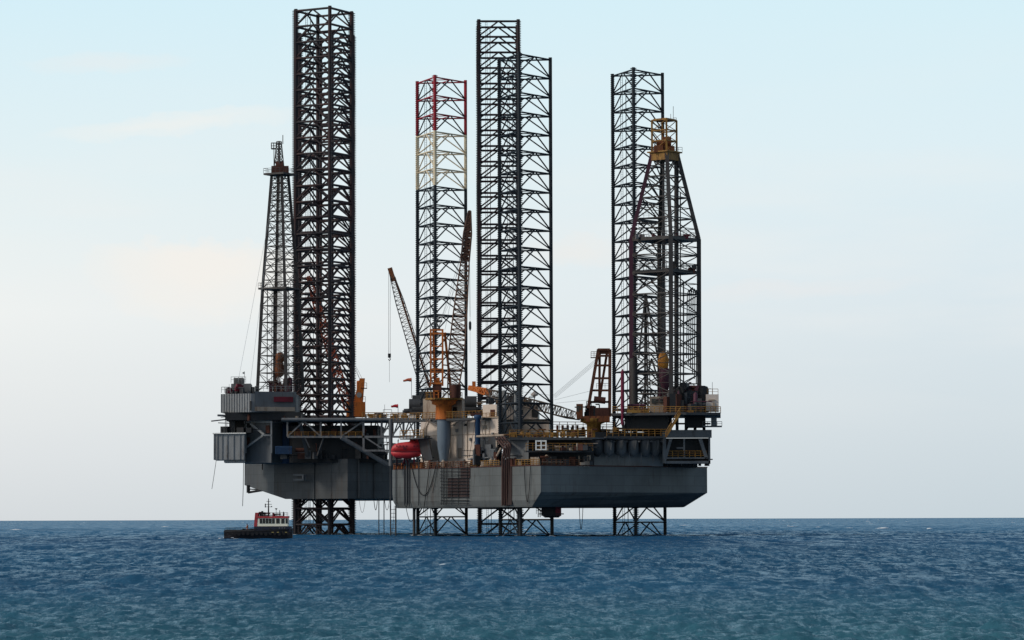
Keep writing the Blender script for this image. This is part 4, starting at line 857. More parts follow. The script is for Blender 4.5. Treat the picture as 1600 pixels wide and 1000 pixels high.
# pipes bent over the edge
b = MB()
for k in range(4):
    px = 774 + k * 4.2; Y = lf(794) - 1.2 + k * .1; x2 = 785 + k * 3.4
    b.poly([P(px, 684 - k * .6, lf(790) + 6), P(px + 14 - k, 700 - k * 1.5, Y), P(x2, 716, Y), P(x2, 790, lf(790) - .5)], .24, 8)
b.build('mud_pipe', mat('brown_pipe', (.075, .038, .03), .7, 0, .4, .3, (.03, .02, .015)), rigB)
b = MB(); b.tube(P(776, 699, 752), P(776, 682, 756), .2); b.tube(P(776, 713, 752), P(783, 700, 752), .3); b.tube(P(745, 682, 758), P(790, 680, 750), .3); b.build('support_pipe', M['tan'], rigB)
def hullplate(mb, x0, x1, ya, yb, t=.06):
    Y0, Y1 = lf(x0), lf(x1); p0, p1 = P(x0, 760, Y0), P(x1, 760, Y1); d = V3((p1.x - p0.x, p1.y - p0.y, 0)).normalized(); n = V3((d.y, -d.x, 0))
    za, zb_ = Z(ya, (Y0 + Y1) / 2), Z(yb, (Y0 + Y1) / 2); q = []
    for z in (zb_, za):
        for e, k in ((p0, t), (p1, t), (p1, -.02), (p0, -.02)): r = V3((e.x, e.y, 0)) + n * k; q.append((r.x, r.y, z))
    mb.hexa(q)
for (xa_, xb_, y0_) in ((886, 902, 735), (1052, 1064, 737)):
    b = MB(); R_ = random.Random(int(xa_))
    for row in range(2):
        px = xa_ + row * 2.5
        while px < xb_ - row * 2.5:
            w = R_.uniform(.8, 1.9); A_, B_ = P(px, y0_ + row * 4.4, rf(px) - .06), P(px + w * .8, y0_ + row * 4.4, rf(px + w * .8) - .06); b.beam(A_, B_, .04, R_.uniform(.3, .5)); px += w + .3
    b.build('worn_marking', M['dgrey'], rigB)
b = MB(); hullplate(b, 785.5, 800, 728.5, 789, .08); b.build('pipe_backing_plate', mat('sooty_plate', (.035, .022, .02), .8, 0, .4), rigB)
b = MB(); hullplate(b, 700, 733, 747, 777, .07); hullplate(b, 720, 735, 729, 747, .07); b.build('corroded_plate', mat('rust_brown_plate', (.035, .02, .019), .8, 0, .5, .3, (.06, .045, .04), .9), rigB)
# hull side ladders (climbing grid)
b = MB(); 
for yy in list(range(732, 790, 5)): b.tube(P(688 + random.uniform(-1, 2), yy, lf(690) - .5), P(733, yy, lf(733) - .5), .09, n=4)
for px in (690, 693.5, 698, 706, 716, 730): b.tube(P(px, 729, lf(px) - .45), P(px, 789, lf(px) - .45), .08, n=4)
b.build('climbing_grid', M['black'], rigB)
b = MB()
for px, r in ((619, .1), (632, .18), (636, .2), (639.5, .16), (654, .12)):
    b.tube(P(px, 718, lf(px) - .5), P(px, 790 if px > 625 else 838, lf(px) - .5), r, n=6)
b.tube(P(610.2, 727, 791), P(610.2, 840, 791), .16, n=6); b.tube(P(618.2, 790, 789), P(618.2, 840, 789), .16, n=6)
for yy in range(796, 840, 6): b.tube(P(610.2, yy, 791), P(618.2, yy, 789), .06, n=4)
b.tube(P(647, 790, 790), P(647, 840, 790), .35, n=8)
b.build('hull_side_pipe', M['dgrey'], rigB)
b = MB()
for px in (592, 600): b.tube(P(px, 779, 872), P(px, 840, 872), .13, n=6)
b.build('caisson_pipe', M['dgrey'], rigA)
# ---------------------------------------------------------------- derrick of the near rig
YE = 762; zb = Z(645, YE); zk = Z(374, YE); zt_ = Z(243, YE)
lv = [Z(y, YE) for y in (616, 585, 554, 523, 492, 461, 428, 400, 374, 343, 310, 277)]
D2, cor = derrick('derrick', 'large dark derrick at right with straight lower half and yellow crown', sq(1039.5, YE, 60, 47, 640), sq(1039, YE, 60, 47, 374), sq(1038.5, YE, 23, 18, 243), zb, zk, zt_, lv,
                  P(1039, 645, YE).xy[:], [M['purple'], M['dersteel'], M['dersteel'], M['black']], M['dersteel'], 1.0)
platform(D2, cor, Z(378, YE), 1.02, M['dersteel'], True, .7); platform(D2, cor, Z(428, YE), 1.02, M['black'], True, .6)
b = MB(); pc = sq(1038.5, YE, 27, 21, 240); b.prism(pc, Z(252, YE), Z(240, YE)); pc = sq(1038.5, YE, 31, 25, 240); b.prism(pc, Z(240, YE) + .003, Z(238, YE)); b.build('crown_platform', M['yellow'], D2)
b = MB(); a = sq(1038, YE, 22, 17, 215); z0, z1 = Z(238, YE), Z(189, YE); nb = 3
for i in range(4):
    j = (i + 1) % 4; b.beam((*a[i], z0), (*a[i], z1), .45)
    for k in range(nb):
        u0, u1 = z0 + (z1 - z0) * k / nb, z0 + (z1 - z0) * (k + 1) / nb; b.beam((*a[i], u1), (*a[j], u1), .3); b.beam((*a[i], u0), (*a[j], u1), .14)
b.prism(sq(1038, YE, 20, 15, 190), z1, z1 + .35); b.build('crown_frame', M['yellow'], D2)
b = MB(); pbox(b, 1022, 1036, 227, 238, YE - 2.5, 2); pbox(b, 1037, 1054, 228, 238, YE - 2, 3); p = P(1042, 222, YE); b.tube((p.x - 1, p.y, p.z), (p.x + 1, p.y, p.z), 1.3, n=16); b.tube((p.x - 2.4, p.y + 1, p.z - .5), (p.x - .4, p.y + 1, p.z - .5), 1.2, n=14); b.build('crown_block', M['rustorange'], D2)
b = MB(); 
for px, y0 in ((1048, 178), (1052, 166)): b.tube(P(px, 190, YE), P(px, y0, YE), .06, n=4)
railing(b, [P(1054, 238, YE), P(1066, 238, YE)], 1.2, 1, .05); railing(b, [P(1052, 190, YE), P(1057, 190, YE)], .9, .7, .05); b.build('mast_antenna', M['steel'], D2)
b = MB(); p = P(1036.5, 565, YE); b.lathe((p.x, p.y), [(.3, p.z - 2.6), (1.15, p.z - 1.5), (1.35, p.z + .5), (.9, p.z + 1.9), (.2, p.z + 2.4)], 14); b.build('travelling_block', mat('amber_paint', (.5, .2, .03), .5, 0, .2, .25), D2)
b = MB(); p = P(1038, 590, YE); b.lathe((p.x, p.y), [(.5, p.z - 5), (.9, p.z - 3), (1.4, p.z - 1), (1.3, p.z + 2), (.5, p.z + 2.6)], 12); b.poly([P(1030, 640, YE), P(1033, 600, YE), P(1037, 575, YE)], .5, 8); b.poly([P(1044, 640, YE), P(1041, 600, YE), P(1037, 575, YE)], .4, 8); b.build('top_drive', M['purple'], D2)
b = MB()
for dx in (-3, -1.5, 0, 1.5, 3): b.tube(P(1038.5 + dx, 236, YE), P(1037 + dx, 556, YE), .05, n=4)
b.build('hoisting_line', M['cable'], D2)
b = MB()
for px, y0, r in ((1057, 250, .55), (1033, 430, .5), (1029, 380, .3), (1063, 300, .15), (1068, 440, .16)): b.tube(P(px, 640, YE + 1), P(px, y0, YE + 1), r, n=8)
b.build('standpipe', M['dersteel'], D2)
b = MB()
for k in range(6):
    px = 1073 + k * 3.0; R2 = 449 + abs(k - 2) * 2
    b.poly([P(px, 560 + k * 8, YE - 1), P(px + 1, R2 + 8, YE - 1), P(px + 3, R2, YE - 1), P(px + 5, R2 + 6, YE - 1)], .13, 5)
b.build('kelly_hose', M['black'], D2)
b = MB(); R_ = random.Random(8)
for k in range(9): px = 1012 + R_.uniform(-5, 5); b.tube(P(px, 640, YE + R_.uniform(-2, 2)), P(1009 + (px - 1012) * .4, 460, YE), .12, n=5)
for q in (((1018, 560), (1000, 640)), ((1018, 560), (1043, 640)), ((1008, 465), (998, 560)), ((1010, 465), (1028, 560))): b.beam(P(*q[0], YE - 3), P(*q[1], YE - 3), .4)
b.tube(P(990, 560, YE - 2), P(991, 640, YE - 2), .9, n=10); b.build('pipe_rack_support', M['dersteel'], D2)
b = MB(); clutter(b, 990, 1085, 364, 374, YE - 3, YE + 3, 22, 71, 3, .4, 1.4); b.build('derrick_machinery', [M['black'], M['darkred'], M['steel']], D2)
b = MB(); clutter(b, 1040, 1085, 416, 428, YE - 3, YE + 3, 12, 72, 3, .3, 1.0); pbox(b, 1048, 1054, 408, 420, YE - 3, 1.5); pbox(b, 1081, 1088, 414, 421, YE - 2, 1); b.build('monkey_board', [M['dersteel'], M['steel'], M['rust']], D2)
for y in (355, 340): 
    b = MB(); pbox(b, 998, 1030, y, y + 1.5, YE - 4, 1.5); railing(b, [P(998, y, YE - 4), P(1030, y, YE - 4)], 1.1, 1.1, .05); b.build('catwalk', M['dersteel'], D2)

# ---------------------------------------------------------------- cranes
# crane 1: orange king-post crane on the slate column
YK = 776; base = P(693.5, 728, YK + 2)
C1 = thing('pedestal_crane', base, 'orange crane on blue-grey flared column, its boom raised steeply in front of the red-topped leg', 'crane')
p = base; b = MB(); Zk = lambda y: Z(y, YK, 693)
b.lathe((p.x, p.y), [(.9, Zk(727)), (1.1, Zk(714)), (1.5, Zk(700)), (1.65, Zk(688)), (1.62, Zk(655))], 28); b.build('pedestal', M['slate'], C1)
b = MB(); b.lathe((p.x, p.y), [(1.5, Zk(727)), (1.6, Zk(724)), (1.2, Zk(722))], 20)
for s_ in (-1, 1): b.beam((p.x + s_ * 1.5, p.y, Zk(666)), (p.x + s_ * 4.6, p.y, Zk(655)), .22)
b.build('pedestal_bracket', M['tan'], C1)
b = MB(); b.lathe((p.x, p.y), [(2.0, Zk(655)), (2.0, Zk(650)), (1.95, Zk(633)), (2.9, Zk(631)), (2.9, Zk(627)), (3.4, Zk(625))], 28); b.build('slewing_column', M['orange'], C1)
b = MB(); b.lathe((p.x, p.y), [(4.6, Zk(624.5)), (4.6, Zk(622))], 16); u = b.build('crane_platform', M['yellow'], C1)
b = MB(); pts = [V3((p.x + 4.5 * math.cos(t), p.y + 4.5 * math.sin(t), Zk(622))) for t in [2 * math.pi * i / 12 for i in range(13)]]; railing(b, pts, 1.4, 1.2, .065); b.build('railing', M['yellow'], u)
b = MB(); pprism(b, [(676, 774), (690, 774), (690, 782), (676, 782)], 600, 622, YK); pprism(b, [(703, 775), (717, 775), (717, 784), (703, 784)], 603, 621, YK); b.lathe(P(711, 610, 775).xy[:], [(1.3, Zk(622)), (1.5, Zk(602))], 14); b.build('machinery_house', M['rust'], C1)
b = MB()
for x0, x1, ya, yb in ((677, 679, 611, 622), (684, 686, 611, 622)): pbox(b, x0, x1, ya, yb, 773.2, .5)
pbox(b, 677, 686, 610, 612, 773.2, .6); pbox(b, 677, 686, 616, 617, 773.3, .4); b.build('cab_frame', M['orange'], C1)
b = MB()   # gantry: two straight posts, two raking legs, rungs
for a, c, w, Y0, Y1 in (((673, 603), (673, 515), .45, 774, 774), ((691.5, 603), (691.5, 515), .45, 774, 774), ((680, 618), (677, 515), .5, 780, 775.5), ((704, 606), (695, 520), .6, 781, 776)):
    b.beam(P(*a, Y0), P(*c, Y1), w)
for y in (515.5, 521, 541, 561, 577, 581.5, 599): b.beam(P(671.5, y, 774), P(693, y, 774), .42 if y != 541 else .3)
for y in (530, 550, 570, 590): b.beam(P(691.5, y, 774), P(697 + (y - 530) * .08, y + 1, 779), .28); b.beam(P(673, y, 774), P(678, y, 779), .25)
pbox(b, 681, 687, 590, 618, 776, 2); b.build('gantry', M['orange'], C1)
b = MB(); p0, p1 = P(708, 608, 779), P(734, 330, 781)
lattice(b, p0, p0.lerp(p1, .72), [(0, 2.6, 2.2), (.25, 3.9, 2.6), (.6, 3.3, 2.2), (1, 2.0, 1.7)], .15, .085, 26, (1, 0, 0)); u = b.build('boom', mat('pale_rusty_steel', (.20, .115, .08), .7, 0, .3, .3, (.05, .02, .015)), C1)
b = MB(); lattice(b, p0.lerp(p1, .72), p1, [(0, 2.0, 1.7), (.55, 1.9, 1.5), (1, .5, .7)], .22, .18, 16, (1, 0, 0)); q = p0.lerp(p1, .8); b.beam(p0.lerp(p1, .74), p0.lerp(p1, .83), 1.25, .9, (1, 0, 0)); b.beam(p0.lerp(p1, .87), p0.lerp(p1, .97), 1.05, .8, (1, 0, 0)); b.build('boom_tip', mat('brown_boom_tip', (.10, .05, .035), .75, 0, .35, .4, (.05, .02, .015), .9), u)
b = MB(); t = P(733, 338, 781); b.tube(t, P(734.5, 495, 781), .06, n=4); b.tube(P(734.5, 495, 781), P(734.5, 551, 781), .03, n=4); b.build('hoist_cable', M['cable'], C1)
b = MB(); q = P(734.5, 508, 781); b.lathe((q.x, q.y), [(.1, q.z - 1.4), (.32, q.z - .8), (.32, q.z + .6), (.1, q.z + 1)], 10); b.build('hook_block', M['dgrey'], C1)
b = MB()
for dy in (0, 4, 9): b.tube(P(684, 516, 775), P(728 - dy * .3, 372 + dy * 5, 780), .035, n=4)
b.tube(P(695, 516, 775), P(733, 334, 781), .035, n=4); b.build('boom_stay', M['cable'], C1)
b = MB(); pbox(b, 681, 691, 500, 503, 778, 1.6); b.tube(P(681, 503, 778), P(687, 514, 777), .2); b.build('sheave_head', M['dgrey'], C1)
# crane 2: boom leaning left behind the red-topped leg
Y2 = 824; base = P(669, 728, Y2); C2 = thing('pedestal_crane', base, 'dark crane behind the red-topped leg with boom leaning left over open water', 'crane')
b = MB(); b.lathe((base.x, base.y), [(1.6, Z(728, Y2)), (1.6, Z(640, Y2)), (2.4, Z(636, Y2)), (2.4, Z(630, Y2))], 18); b.build('pedestal', M['dgrey'], C2)
b = MB(); pprism(b, [(655, 821), (680, 821), (680, 828), (655, 828)], 612, 632, Y2); b.build('machinery_house', M['dgrey'], C2)
p0, p1 = P(670, 622, Y2), P(610, 422, Y2 - 2); b = MB(); lattice(b, p0, p1, [(0, 2.2, 2.2), (.2, 3.0, 2.8), (.75, 2.6, 2.2), (1, .8, .8)], .11, .06, 30, (0, 1, 0)); u = b.build('boom', M['dersteel'], C2)
b = MB(); d_ = (p1 - p0).normalized(); b.beam(p1 - d_ * 3, p1 + d_ * .6, 1.2, 1.2); off = V3((.95, 0, .3)); b.beam(p0.lerp(p1, .05) + off, p1 - d_ * 2 + off * .5, .5, .4); b.build('boom_spine', M['rustorange'], u)
b = MB()
for dx in (-1.2, 1.2): b.tube(P(608.5 + dx, 424, Y2 - 2), P(608.5 + dx, 553, Y2 - 2), .045, n=4)
b.tube(P(608.5, 563, Y2 - 2), P(608.5, 597, Y2 - 2), .035, n=4); b.build('hoist_cable', M['cable'], C2)
b = MB(); q = P(608.5, 557, Y2 - 2); b.box(q.x - .38, q.x + .38, q.y - .35, q.y + .35, q.z - .3, q.z + .75); b.poly([q - V3((0, 0, .3)), q + V3((.3, 0, -.7)), q + V3((0, 0, -1.05)), q + V3((-.3, 0, -.7))], .11, 6); b.build('hook_block', M['black'], C2)
b = MB(); b.tube(P(611, 424, Y2 - 1), P(645, 520, Y2 + 3), .03, n=4); b.tube(P(613, 430, Y2 - 1), P(668, 560, Y2 + 3), .03, n=4); b.tube(P(645, 520, Y2 + 3), P(690, 600, Y2 + 4), .03, n=4); b.build('boom_stay', M['cable'], C2)
# crane 3: rusty gantry crane, boom lowered to the left
Y3 = 764; base = P(928, 690, Y3); C3 = thing('pedestal_crane', base, 'rusty crane with tall open gantry right of centre, boom lowered behind the middle leg', 'crane')
b = MB(); Zc = lambda y: Z(y, Y3, 928); b.lathe((base.x, base.y), [(1.7, Zc(690)), (1.7, Zc(663)), (3.2, Zc(659)), (3.2, Zc(654))], 24); b.build('pedestal', M['yellow'], C3)
b = MB(); pprism(b, [(901, Y3 - 3), (953, Y3 - 3), (953, Y3 + 3), (901, Y3 + 3)], 651, 655, Y3); pprism(b, [(915, Y3 - 3), (953, Y3 - 3), (953, Y3 + 3), (915, Y3 + 3)], 655, 660, Y3); b.build('slewing_platform', M['rustorange'], C3)
b = MB(); pprism(b, [(930, Y3 - 2.6), (952, Y3 - 2.6), (952, Y3 + 2.6), (930, Y3 + 2.6)], 638, 651, Y3); clutter(b, 913, 938, 625, 651, Y3 - 2.5, Y3 + 2.5, 26, 81, 2, .5, 1.7); b.tube(P(928, 624, Y3 - 2), P(946, 626, Y3 - 2), .8, n=12); b.build('machinery_house', [M['rust'], M['black']], C3)
b = MB(); pprism(b, [(900.5, Y3 - 2.8), (911, Y3 - 2.8), (911, Y3 + .5), (900.5, Y3 + .5)], 632, 651, Y3); u = b.build('cab', M['rustorange'], C3, bevel=.04)
g = MB(); pbox(g, 901.5, 904.5, 634, 643, Y3 - 2.9, .2); pbox(g, 905.5, 908, 634, 640, Y3 - 2.9, .2); g.build('window', M['glass'], u)
b = MB()
for a, c, w, Y0, Y1 in (((919, 638), (935, 546), .75, Y3 - 2, Y3 - 1), ((936.5, 625), (937, 546), .6, Y3 + 2, Y3 + 1), ((937, 622), (949, 548), .6, Y3 + 2, Y3 + 1), ((952.5, 651), (953, 546), .75, Y3 - 2, Y3 - 1)): b.beam(P(*a, Y0), P(*c, Y1), w)
for y, xl in ((546, 934), (556, 933), (571, 931), (591, 927), (610, 924), (628, 921)): b.beam(P(xl, y, Y3 - 1.5), P(953, y, Y3 - 1.5), .5); b.beam(P(937, y, Y3 + 1.5), P(952, y, Y3 + 1.5), .35)
pbox(b, 936, 953, 546, 553, Y3 - 1, 1); b.build('gantry', mat('rust_brown_gantry', (.125, .042, .02), .75, 0, .35, .4, (.05, .02, .012), .8), C3)
b = MB(); pbox(b, 923, 934, 558, 559, Y3 - 1, 2); railing(b, [P(923.5, 558, Y3 - 1), P(933, 558, Y3 - 1)], 1.3, .8, .06, (.35, .7)); railing(b, [P(932, 607, Y3 - 2.6), P(952, 607, Y3 - 2.6)], 1.2, 1, .05); b.build('platform', M['rust'], C3)
p0, p1 = P(902, 650, Y3 - 1), P(734, 606, 800); b = MB(); lattice(b, p0, p0.lerp(p1, .82), [(0, 2.0, 1.4), (.15, 2.6, 2.2), (.8, 2.6, 2.1), (1, 1.6, 1.5)], .13, .07, 34, (0, 1, 0)); u = b.build('boom', mat('dull_steel_boom', (.12, .10, .085), .6, 0, .3, .3), C3)
b = MB(); lattice(b, p0.lerp(p1, .82), p1, [(0, 1.6, 1.5), (1, .6, .6)], .25, .2, 5, (0, 1, 0)); b.beam(p0.lerp(p1, .80), p1, 1.0, 1.2); q = p1; b.box(q.x + .6, q.x + 1.5, q.y - .5, q.y + .5, q.z, q.z + 1.6); b.build('boom_tip', M['orange'], u)
b = MB()
for k in range(4): b.tube(P(930 + k * .5, 562 + k * 2, Y3), P(864 + k * 1.2, 618 + k * 1.3, 775), .035, n=4)
b.tube(P(922, 611, Y3), P(866, 625, 775), .03, n=4); b.tube(P(918, 625, Y3), P(868, 630, 775), .03, n=4); b.tube(P(864, 618, 775), P(770, 607, 792), .04, n=4)
b.build('boom_stay', M['palecable'], C3)
# crane 4: far rig's crane right of the tallest leg, boom crossing behind the leg
Y4 = 906; base = P(556, 716, Y4); C4 = thing('pedestal_crane', base, 'orange crane at the right foot of the tallest leg, boom crossing behind its lattice', 'crane')
b = MB(); b.lathe((base.x, base.y), [(2.2, Z(716, Y4)), (2.2, Z(655, Y4))], 16); b.build('pedestal', M['dgrey'], C4)
b = MB(); pprism(b, [(541, Y4 - 4), (571, Y4 - 4), (571, Y4 + 3), (541, Y4 + 3)], 628, 651, Y4); b.build('machinery_house', M['orange'], C4)
b = MB(); a = [P(552, 628, Y4 - 3), P(567, 628, Y4 - 3), P(570, 591, Y4 - 3), P(562, 591, Y4 - 3)]
b.loft([[tuple(v) for v in a], [(v.x, v.y + 1, v.z) for v in a]][::-1]); b.tube(P(560, 596, Y4 - 2), P(560, 628, Y4 + 2), .5); b.build('gantry', M['orange'], C4)
b = MB(); p = P(561, 617, Y4 - 3.1); b.tube(p, p + V3((0, .2, 0)), .75, n=16); b.build('sheave', M['lgrey'], C4)
b = MB(); pbox(b, 564, 573, 606, 607, Y4 - 3.5, 2.5); railing(b, [P(565, 606, Y4 - 3.4), P(573, 606, Y4 - 3.4)], 1.4, .8, .06); railing(b, [P(566, 628, Y4 - 4), P(571, 628, Y4 - 4)], 1.5, .8, .06); b.build('platform', M['rustorange'], C4)
b = MB(); p0, p1 = P(545, 640, Y4), P(482, 432, Y4); lattice(b, p0, p1, [(0, 2.4, 2.0), (.3, 3.0, 2.4), (.8, 2.2, 2.0), (1, .8, .8)], .2, .12, 26, (0, 1, 0)); b.build('boom', mat('red_rusty_boom', (.22, .045, .02), .7, 0, .4, .3), C4)
b = MB(); b.tube(P(562, 592, Y4), P(556, 575, Y4), .04, n=4); b.tube(P(566, 592, Y4), P(556, 572, Y4), .04, n=4); b.tube(P(562, 592, Y4), P(484, 436, Y4), .04, n=4); b.build('boom_stay', M['cable'], C4)

# ---------------------------------------------------------------- lifeboat
YL = lf(636) - 2.2; base = P(636, 727, YL)
LBt = thing('lifeboat', P(636, 713, YL), 'bright red enclosed lifeboat hanging at the left corner of the near hull', 'lifeboat')
def station(px, yk, yg, yt, hw, n=7):
    """closed cross-section: keel yk, gunwale yg, canopy top yt (picture heights), half width hw"""
    x = P(px, yg, YL).x; zk, zg, zt = Z(yk, YL), Z(yg, YL), Z(yt, YL); low = []; up = []
    for i in range(n + 1): t = math.pi * i / n; low.append((x, YL - hw * math.cos(t) , zg - (zg - zk) * math.sin(t) ** .8))
    return x, zk, zg, zt, low
def bodyloops(sts, upper):
    loops = []
    for px, yk, yg, yt, hw in sts:
        x = P(px, yg, YL).x; zk, zg, zt = Z(yk, YL), Z(yg, YL), Z(yt, YL); l = []
        for i in range(9):
            t = math.pi * i / 8; s = math.sin(t)
            if upper: l.append((x, YL - hw * .93 * math.cos(t) * (1 if i in (0, 8) else .96), zg + (zt - zg) * s ** .45))
            else: l.append((x, YL - hw * math.cos(t), zg - (zg - zk) * s ** .6))
        loops.append(l)
    return loops
S = [(611, 708, 705.5, 703, .25), (613, 711, 705, 697, .8), (617, 714, 704.5, 693, 1.25), (625, 716, 704, 691, 1.5), (639, 716, 704, 689.5, 1.55), (643, 715.5, 704, 686.5, 1.55), (654, 713, 704, 686.5, 1.45), (659, 710, 704, 692, 1.1), (660.5, 707.5, 704.5, 697, .7)]
b = MB(); b.loft(bodyloops(S, False), True); b.build('hull', M['red'], LBt)
b = MB(); b.loft(bodyloops(S, True), True); u = b.build('canopy', M['red'], LBt)
b = MB(); a = [(P(px, yg, YL).x, YL - hw - .06, Z(704.6, YL)) for px, yk, yg, yt, hw in S[1:-1]]; 
for q, r in zip(a, a[1:]): b.beam(q, r, .14, .2)
b.build('rubbing_strake', M['darkred'], LBt)
b = MB(); pp = [(641, 684.5), (652, 684.5), (654, 687), (640, 689)]
q = [P(x, y, YL - .5) for x, y in pp]; b.loft([[tuple(v) for v in q], [(v.x, v.y + 1.1, v.z) for v in q]][::-1]); b.build('steering_hood', M['red'], LBt)
b = MB()
for px in (619, 624, 629, 634, 646, 651): pbox(b, px, px + 2, 696, 698, YL - 1.5, .15)
b.build('porthole', M['darkred'], LBt)
b = MB(); p = P(659, 711, YL - 1); b.lathe((p.x, p.y), [(.1, p.z - .25), (.25, p.z), (.1, p.z + .25)], 12); lm = M['lamp']; lm.node_tree.nodes['Principled BSDF'].inputs['Emission Color'].default_value = (1, 1, 1, 1); lm.node_tree.nodes['Principled BSDF'].inputs['Emission Strength'].default_value = 2.0; b.build('work_lamp', lm, LBt)
for px in (622, 650): b = MB(); b.tube(P(px, 692, YL), P(px, 687, YL), .12, n=8); b.build('lifting_hook', M['dgrey'], LBt)
b = MB(); pbox(b, 630, 635, 699, 702.5, YL - 1.62, .1); b.build('side_hatch', M['darkred'], LBt)
DV = thing('boat_davit', P(640, 728, lf(640)), 'rusty red davit frame standing under the red lifeboat', 'davit'); b = MB()
for px in (620, 632, 647): b.beam(P(px, 728, lf(px) + .8), P(px, 715, YL), .4)
b.beam(P(617, 714.5, YL), P(649, 713, YL), .35); b.beam(P(628, 728, lf(628) + .5), P(634, 714, YL), .25); b.beam(P(640, 728, lf(640) + .5), P(634, 714, YL), .25); b.build('frame', M['darkred'], DV)
b = MB(); b.tube(P(622, 692, YL), P(624, 682, YL + 2), .05, n=4); b.tube(P(650, 687, YL), P(652, 680, YL + 2), .05, n=4); b.build('fall_wire', M['cable'], DV)

# ---------------------------------------------------------------- windsocks, hoses, ropes
def windsock(px, y0, y1, Y, x2, m, label, sag=2.0):
    T = thing('windsock', P(px, y0, Y), label, 'windsock'); b = MB(); b.tube(P(px, y0, Y), P(px, y1, Y), .07, n=5); b.build('pole', M['steel'], T)
    b = MB(); loops = []
    for k in range(6):
        t = k / 5; x = px + (x2 - px) * t; r = .48 * (1 - .55 * t); c = P(x, y1 + 1.2 + sag * t * t + .3 * math.sin(k * 2), Y); loops.append([(c.x, c.y + r * math.cos(a), c.z + r * math.sin(a)) for a in [2 * math.pi * i / 8 for i in range(8)]])
    b.loft(loops, True); b.build('sock', m, T)
windsock(643, 622, 592, 800, 630, M['oflag'], 'orange windsock on a pole above the left corner of the near rig')
windsock(622, 654, 633, 790, 611, M['flag'], 'small dark red windsock above the yellow walkway left of the crane', 1.0)
b = MB(); b.poly([P(599, 654, 862), P(599, 640, 862), P(612, 640, 862), P(612, 654, 862)], .06); b.tube(P(601, 654, 862), P(601, 632, 862), .05); o = b.build('antenna_mast', M['steel']); tag(o, 'thin grey antenna frame on the yellow-railed pipe deck', 'antenna')
def catenary(pts, r, m, label, grp=None, name='hose'):
    b = MB(); 
    for (a, ya, Ya), (c, yc, Yc), sag in pts:
        prev = None
        for i in range(15):
            t = i / 14; q = P(a + (c - a) * t, ya + (yc - ya) * t + sag * 4 * t * (1 - t), Ya + (Yc - Ya) * t)
            if prev is not None: b.tube(prev, q, r, n=5, cap=False)
            prev = q
    o = b.build(name, m); tag(o, label, 'rope' if name == 'rope' else 'hose', grp); return o
G = 'hoses and ropes hanging from the hulls'
L5 = lambda x: lf(x) - .45
catenary([((643, 728, L5(643)), (681, 728, L5(681)), 46)], .11, M['rubber'], 'widest black hose looped on the grey hull side under the lifeboat', G)
catenary([((671, 728, L5(671) - .3), (661, 802, L5(661) - .3), 3)], .1, M['rubber'], 'black hose slanting down across the hull left of the climbing grid', G)
catenary([((819, 728, L5(819)), (829, 728, L5(829)), 56)], .09, M['rubber'], 'narrow black hose looped on the hull right of the rusty pipes', G)
catenary([((905, 792, 752), (911, 790, 752), 36)], .08, M['rubber'], 'long dark hose loop hanging below the hull right of the red pump tower', G)
catenary([((634, 790, 786), (650, 792, 788), 24)], .08, M['rubber'], 'dark hose loop below the left corner of the near hull', G)
catenary([((609, 790, 792), (616, 790, 790), 44)], .05, M['rubber'], 'thin rope loop between the two vertical pipes at the near hull corner', G)
catenary([((561, 779, 870), (571, 779, 870), 22)], .05, M['rubber'], 'leftmost thin rope loop under the far hull beside the tallest leg', G)
catenary([((584, 779, 872), (590, 779, 872), 18)], .09, M['rubber'], 'small hose loop under the far hull left of the long straight pipe', G)
catenary([((600.5, 779, 872), (609, 779, 872), 18)], .07, M['rubber'], 'small hose loop under the far hull next to the near hull corner', G)
catenary([((338, 718, 870), (331, 764, 870), 1)], .07, M['rubber'], 'black rope hanging below the ribbed grey box at far left', G, 'rope')
catenary([((380.5, 722, 896), (380, 763, 896), 0), ((380, 763, 896), (379, 791, 896), 0)], .09, M['rubber'], 'black rope hanging beside the left edge of the far hull', G, 'rope')
catenary([((410, 718, 888), (410, 734, 888), 0)], .15, M['rubber'], 'short dark cable on the lit left face of the far hull', G, 'rope')
catenary([((684, 728, L5(684)), (676, 770, L5(676)), 2)], .08, M['rubber'], 'short dark rope hanging on the hull between the looped hose and climbing grid', G, 'rope')

# ---------------------------------------------------------------- tugboat
YT = 704; TG = thing('tugboat', P(404, 843, YT), 'small tugboat with black hull, red and ivory wheelhouse, beside the tallest leg', 'tugboat')
def tx(px): return P(px, 830, YT).x
def tz(py): return Z(py, YT, 404)
x0, x1 = tx(350.5), tx(457); Lg = x1 - x0
loops = []; 
for k in range(17):
    t = k / 16; x = x0 + Lg * t
    w = 2.55 * min(1, (math.sin(min(t, .3) / .3 * math.pi / 2)) ** .6 if t < .3 else 1) * (1 if t < .8 else math.sqrt(max(0, 1 - ((t - .8) / .2) ** 2 * .82)))
    w = max(w, .9); zt_h = tz(830.5) + (0.0 if t < .5 else .0)
    if t > .3: zt_h += (t - .3) * .55
    l = [(x, YT - w, zt_h), (x, YT - w * 1.02, zt_h - .5), (x, YT - w * .93, .1), (x, YT - w * .6, -1.0), (x, YT + w * .6, -1.0), (x, YT + w * .93, .1), (x, YT + w * 1.02, zt_h - .5), (x, YT + w, zt_h)]
    loops.append(l)
b = MB(); b.loft(loops[::-1]); b.build('hull', M['tughull'], TG)
b = MB()
for s_ in (-1, 1):
    for q, r in zip(loops, loops[1:]):
        i = 0 if s_ < 0 else 7; a, c = V3(q[i]), V3(r[i]); b.beam(a + V3((0, s_ * .05, .02)), c + V3((0, s_ * .05, .02)), .28, .22)
b.build('rubbing_strake', M['rubber'], TG)
b = MB()
